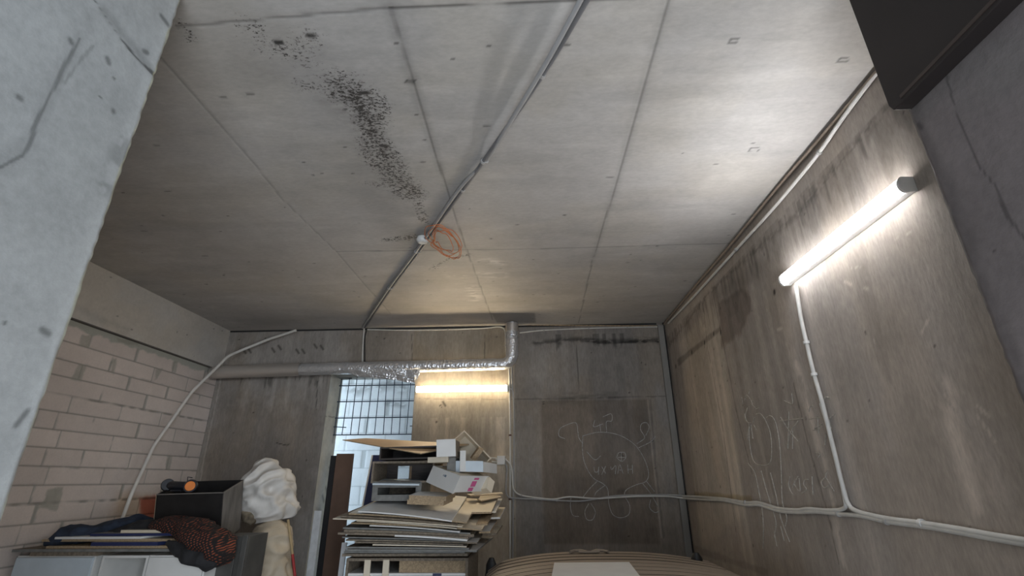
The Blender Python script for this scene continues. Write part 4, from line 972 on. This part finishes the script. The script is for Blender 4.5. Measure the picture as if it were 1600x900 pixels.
b = MB(); b.tube([c1-ax*.05+Vector((0, 0, .03)), c1-ax*.06+Vector((0, 0, .075)), c1-ax*.02+Vector((0, .02, .07))], .004, 6); b.build('tool_rest', gd, root)
b = MB(); b.hexa((c0+c1)/2+Vector((-.05, -.03, -.046)), (.10, 0, 0), (0, .06, 0), (0, 0, .015)); b.build('foot', gd, root)

# ---- cloth lumps
def lump(name, path, radii, mt, label, cat, seed=0, amp=.25, seg=40, k=8, fs=6., creases=1.):
    "soft mass swept along a path with elliptical section (r_side, r_up) and folds"
    P = spline(path, k); n = len(P); m_ = len(path); vs = []
    t0 = (P[1]-P[0]).normalized(); a = Vector((0, 0, 1)).cross(t0)
    a = a.normalized() if a.length > .1 else Vector((1, 0, 0))
    for i, p in enumerate(P):
        t = (P[min(i+1, n-1)]-P[max(i-1, 0)]).normalized(); a = (a-t*a.dot(t)).normalized(); u = t.cross(a)
        f = i/(n-1)*(m_-1); j = min(int(f), m_-2); g = f-j; ra = radii[j][0]*(1-g)+radii[j+1][0]*g; ru = radii[j][1]*(1-g)+radii[j+1][1]*g
        for q in range(seg):
            th = 2*math.pi*q/seg; d = a*math.cos(th)*ra+u*math.sin(th)*ru; w_ = p+d
            nz_ = mnoise.noise(w_*fs+Vector((seed*7.1, 0, 0)))+.6*creases*(1-2*abs(mnoise.noise(w_*fs*1.7+Vector((0, seed*3.3, 5)))))-.3+.25*mnoise.noise(w_*fs*4)
            vs.append(p+d*(1+amp*nz_))
    b = MB(); b.add(vs, [(i*seg+q, i*seg+(q+1) % seg, (i+1)*seg+(q+1) % seg, (i+1)*seg+q) for i in range(n-1) for q in range(seg)], 0, True)
    b.add([vs[q] for q in range(seg)], [tuple(reversed(range(seg)))], 0, True); b.add(vs[-seg:], [tuple(range(seg))], 0, True)
    o = b.build(name, mt, loc=path[0]); tag(o, label, cat); return o
V = Vector
navyc = mat('dark_blue_cloth', (.022, .032, .055), .9, noise=.4, scale=14, bump=.4)
blackcl = mat('black_cloth', (.020, .020, .022), .95, noise=.4, scale=14, bump=.4)
def plaid():
    m = bpy.data.materials.new('plaid_cloth'); m.use_nodes = True; n = m.node_tree.nodes; L = m.node_tree.links; b = n['Principled BSDF']; b.inputs['Roughness'].default_value = .95
    tc = n.new('ShaderNodeTexCoord'); ws = []
    for dr, sc_, rot in (('X', 16, .5), ('Z', 17, .5)):
        mp = n.new('ShaderNodeMapping'); mp.inputs['Rotation'].default_value = (0, rot, .3); L.new(tc.outputs['Object'], mp.inputs[0])
        w_ = n.new('ShaderNodeTexWave'); w_.bands_direction = dr; w_.inputs['Scale'].default_value = sc_; w_.inputs['Distortion'].default_value = 4.0; w_.inputs['Detail'].default_value = 2
        L.new(mp.outputs[0], w_.inputs['Vector']); ws.append(w_)
    mu = n.new('ShaderNodeMath'); mu.operation = 'MULTIPLY'; L.new(ws[0].outputs['Fac'], mu.inputs[0]); L.new(ws[1].outputs['Fac'], mu.inputs[1])
    rp = n.new('ShaderNodeValToRGB'); e = rp.color_ramp.elements; e[0].position = .15; e[0].color = (.010, .008, .008, 1); e[1].position = .85; e[1].color = (.26, .06, .025, 1)
    q = e.new(.4); q.color = (.04, .018, .014, 1); L.new(mu.outputs[0], rp.inputs[0]); L.new(rp.outputs[0], b.inputs['Base Color']); return m
zp = zpile+.02
lump('jacket', [at(70, 850, 4.24), at(95, 842, 4.26), at(120, 836, 4.32), at(150, 832, 4.40), at(185, 822, 4.50), at(215, 815, 4.60), at(240, 815, 4.66)],
     [(.02, .02), (.09, .075), (.10, .08), (.08, .05), (.09, .05), (.09, .06), (.04, .03)], navyc, 'dark blue jacket crumpled on the boards by the block wall', 'jacket', 3, .35)
lump('black_garment', [at(150, 838, 4.42), at(185, 832, 4.45), at(220, 825, 4.45), at(250, 823, 4.46), at(275, 822, 4.5)],
     [(.03, .01), (.12, .045), (.14, .06), (.12, .05), (.05, .03)], blackcl, 'black garment crumpled between blue jacket and plaid shirt', 'garment', 5, .35)
lump('plaid_shirt', [at(238, 820, 4.50), at(262, 819, 4.42), at(295, 826, 4.30), at(320, 838, 4.20), at(335, 852, 4.14), at(338, 866, 4.12), at(325, 877, 4.12)],
     [(.05, .03), (.13, .06), (.16, .08), (.17, .10), (.16, .10), (.13, .09), (.06, .04)], plaid(), 'dark red and orange plaid shirt draped over the board ends', 'shirt', 8, .30, fs=6, creases=1.0)

lump('black_garment', [at(262, 848, 4.14), at(292, 862, 4.11), at(322, 874, 4.09), at(342, 872, 4.10)], [(.02, .02), (.07, .07), (.09, .07), (.04, .04)], blackcl, 'black cloth bunched below the plaid shirt over the cabinet edge', 'garment', 9, .35)
# ---- sacks
sk = mat('white_sack', (.60, .575, .54), .6, noise=.12, scale=8, bump=.4, bscale=14); sk2 = mat('cream_sack', (.52, .44, .33), .65, noise=.12, scale=8, bump=.4, bscale=14)
lump('sack', [at(402, 722, 5.2), at(408, 731, 5.2), at(414, 752, 5.2), at(420, 778, 5.2), at(425, 800, 5.2), at(425, 814, 5.2)], [(.03, .03), (.13, .13), (.22, .20), (.22, .20), (.21, .2), (.13, .15)], sk, 'white crumpled sack on top of the cream sack', 'sack', 2, .24, fs=4.5, creases=2.6, seg=64, k=14)
lump('sack', [at(430, 812, 5.15), at(428, 825, 5.15), at(424, 850, 5.15), at(418, 875, 5.15), V((at(415, 900, 5.15).x, 5.15, .55)), V((at(415, 900, 5.15).x, 5.15, .2)), V((at(415, 900, 5.15).x, 5.15, .02))],
     [(.05, .05), (.15, .14), (.18, .17), (.19, .18), (.24, .22), (.26, .24), (.15, .15)], sk2, 'tall cream sack standing under the white one', 'sack', 6, .20, fs=4.5, creases=2.6, seg=64, k=12)
p0, p1 = at(450, 812, 4.95), at(461, 905, 4.92)
dd = (p1-p0).normalized(); k_ = (p0.z-.01)/(-dd.z)
root = empty('tool_handle', p0+dd*k_, 'wooden stick with red lower half leaning on the cream sack', 'tool handle')
pm = at(457, 866, 4.93)
b = MB(); b.tube([p0, pm], .011, 10); b.build('handle', mat('yellow_wood', (.40, .29, .15), .6), root)
b = MB(); b.tube([pm, p0+dd*k_], .012, 10); b.build('shaft', mat('red_paint', (.35, .02, .02), .5), root)
for (x, y, ww, hh, wd, mt_) in [(393, 855, 10, 24, 'small split piece of yellow wood beside the dark cupboard', mat('split_wood', (.50, .36, .18), .7, noise=.3, scale=20))]:
    p = at(x, y+hh/2, 4.6); q = at(x+ww, y+hh/2, 4.6)
    b = MB(); b.hexa((p.x, 4.6, 0), (q.x-p.x, 0, 0), (0, .05, 0), (0, 0, at(x, y-hh/2, 4.6).z)); o = b.build('wood_piece', mt_, bevel=.008, loc=(p.x, 4.6, 0)); tag(o, wd, 'wood')
lump('rag', [at(378, 800, 4.98), at(388, 808, 5.0), at(396, 818, 5.0)], [(.03, .03), (.06, .06), (.03, .03)], mat('brown_rag', (.16, .13, .09), .9, noise=.5, scale=20), 'brown rag stuffed between the metal box and the sacks', 'rag', 4, .4)

# ================================================================== RIBBED BEIGE COVER
ribm = mat('beige_ribbed_shell', (.33, .275, .22), .5, noise=.06, scale=5); ribd = mat('rib_groove_shade', (.035, .026, .02), .8)
cxm, hw = .60, .98; zf = at(940, 861, 5.05).z
root = empty('ribbed_cover', (cxm, 4.2, 0), 'beige ribbed curved shell with black ends below the back wall', 'cover')
b = MB(); nx, ny = 60, 150; vs = []
def sh(s_, t):     # s_ -1..1 across, t 0..1 from far edge towards the camera
    yfar = 5.05-.34*abs(s_)**3.0; y = yfar-t*1.9
    z = zf-.055*abs(s_)**2.6-.10*max(0, abs(s_)-.9)*10*.4
    rib = .0045*(max(0, math.cos(2*math.pi*(t*1.9)/.165+math.pi))**.35 if math.cos(2*math.pi*(t*1.9)/.165+math.pi) > 0 else -(abs(math.cos(2*math.pi*(t*1.9)/.165+math.pi))**3)*1.2)
    return Vector((cxm+hw*s_, y, z+rib-.012*(1-t)*0))
for j in range(ny+1):
    for i in range(nx+1): vs.append(sh(-1+2*i/nx, j/ny))
W = nx+1
fs = [(j*W+i, j*W+i+1, (j+1)*W+i+1, (j+1)*W+i) for j in range(ny) for i in range(nx)]
b.add(vs, fs, 0, True)
for kf, f in enumerate(fs):
    t = (f[0]//W+.5)/ny
    if math.cos(2*math.pi*(t*1.9)/.165+math.pi) < -.72: b.m[kf] = 1  # shade in the grooves painted as a dark material
b.build('shell', [ribm, ribd], root)
# skirt to the floor
b = MB(); rim = [sh(-1+2*i/nx, 0) for i in range(nx+1)]+[sh(1, j/ny) for j in range(1, ny+1)]+[sh(1-2*i/nx, 1) for i in range(1, nx+1)]+[sh(-1, 1-j/ny) for j in range(1, ny)]
n = len(rim); b.add(rim+[Vector((p.x, p.y, .02)) for p in rim], [(k, (k+1) % n, n+(k+1) % n, n+k) for k in range(n)], 0, True); b.build('skirt', ribm, root)
# raised winged emblem near the far edge
b = MB(); ec = at(920, 868, 4.95); ez = zf+.012
for s_ in (-1, 1):
    b.tube([(ec.x+s_*.02, 4.90, ez), (ec.x+s_*.07, 4.96, ez+.004), (ec.x+s_*.13, 4.955, ez+.002), (ec.x+s_*.17, 4.90, ez)], .012, 8)
b.tube([(ec.x-.09, 4.90, ez), (ec.x-.03, 4.865, ez+.002), (ec.x+.03, 4.865, ez+.002), (ec.x+.09, 4.90, ez)], .010, 8)
b.build('emblem', ribm, root)
for (x, y, Y_) in ((1089, 878, 4.72), (768, 886, 4.70)):
    p = at(x, y, Y_); o = lump('end_knob', [p+V((0, 0, .07)), p+V((0, 0, .02)), p+V((0, 0, -.06)), p+V((0, 0, -.12))], [(.02, .02), (.045, .04), (.05, .04), (.03, .03)], blackc, None, None, 2, .25)
    o.parent = root; o.location = o.location-root.location
# white board on it
a1, a2, a3 = onz(866, 879, zf+.026), onz(983, 878, zf+.026), onz(1000, 900, zf+.026)
dr = (a3-a2)*2.2; a4 = onz(862, 900, zf+.026); dl = (a4-a1)*2.2
slab('board', [a1+dl, a2+dr, a2, a1], .016, (lam, lam, lamc), 'plain white board lying on the beige ribbed shell', n=2)
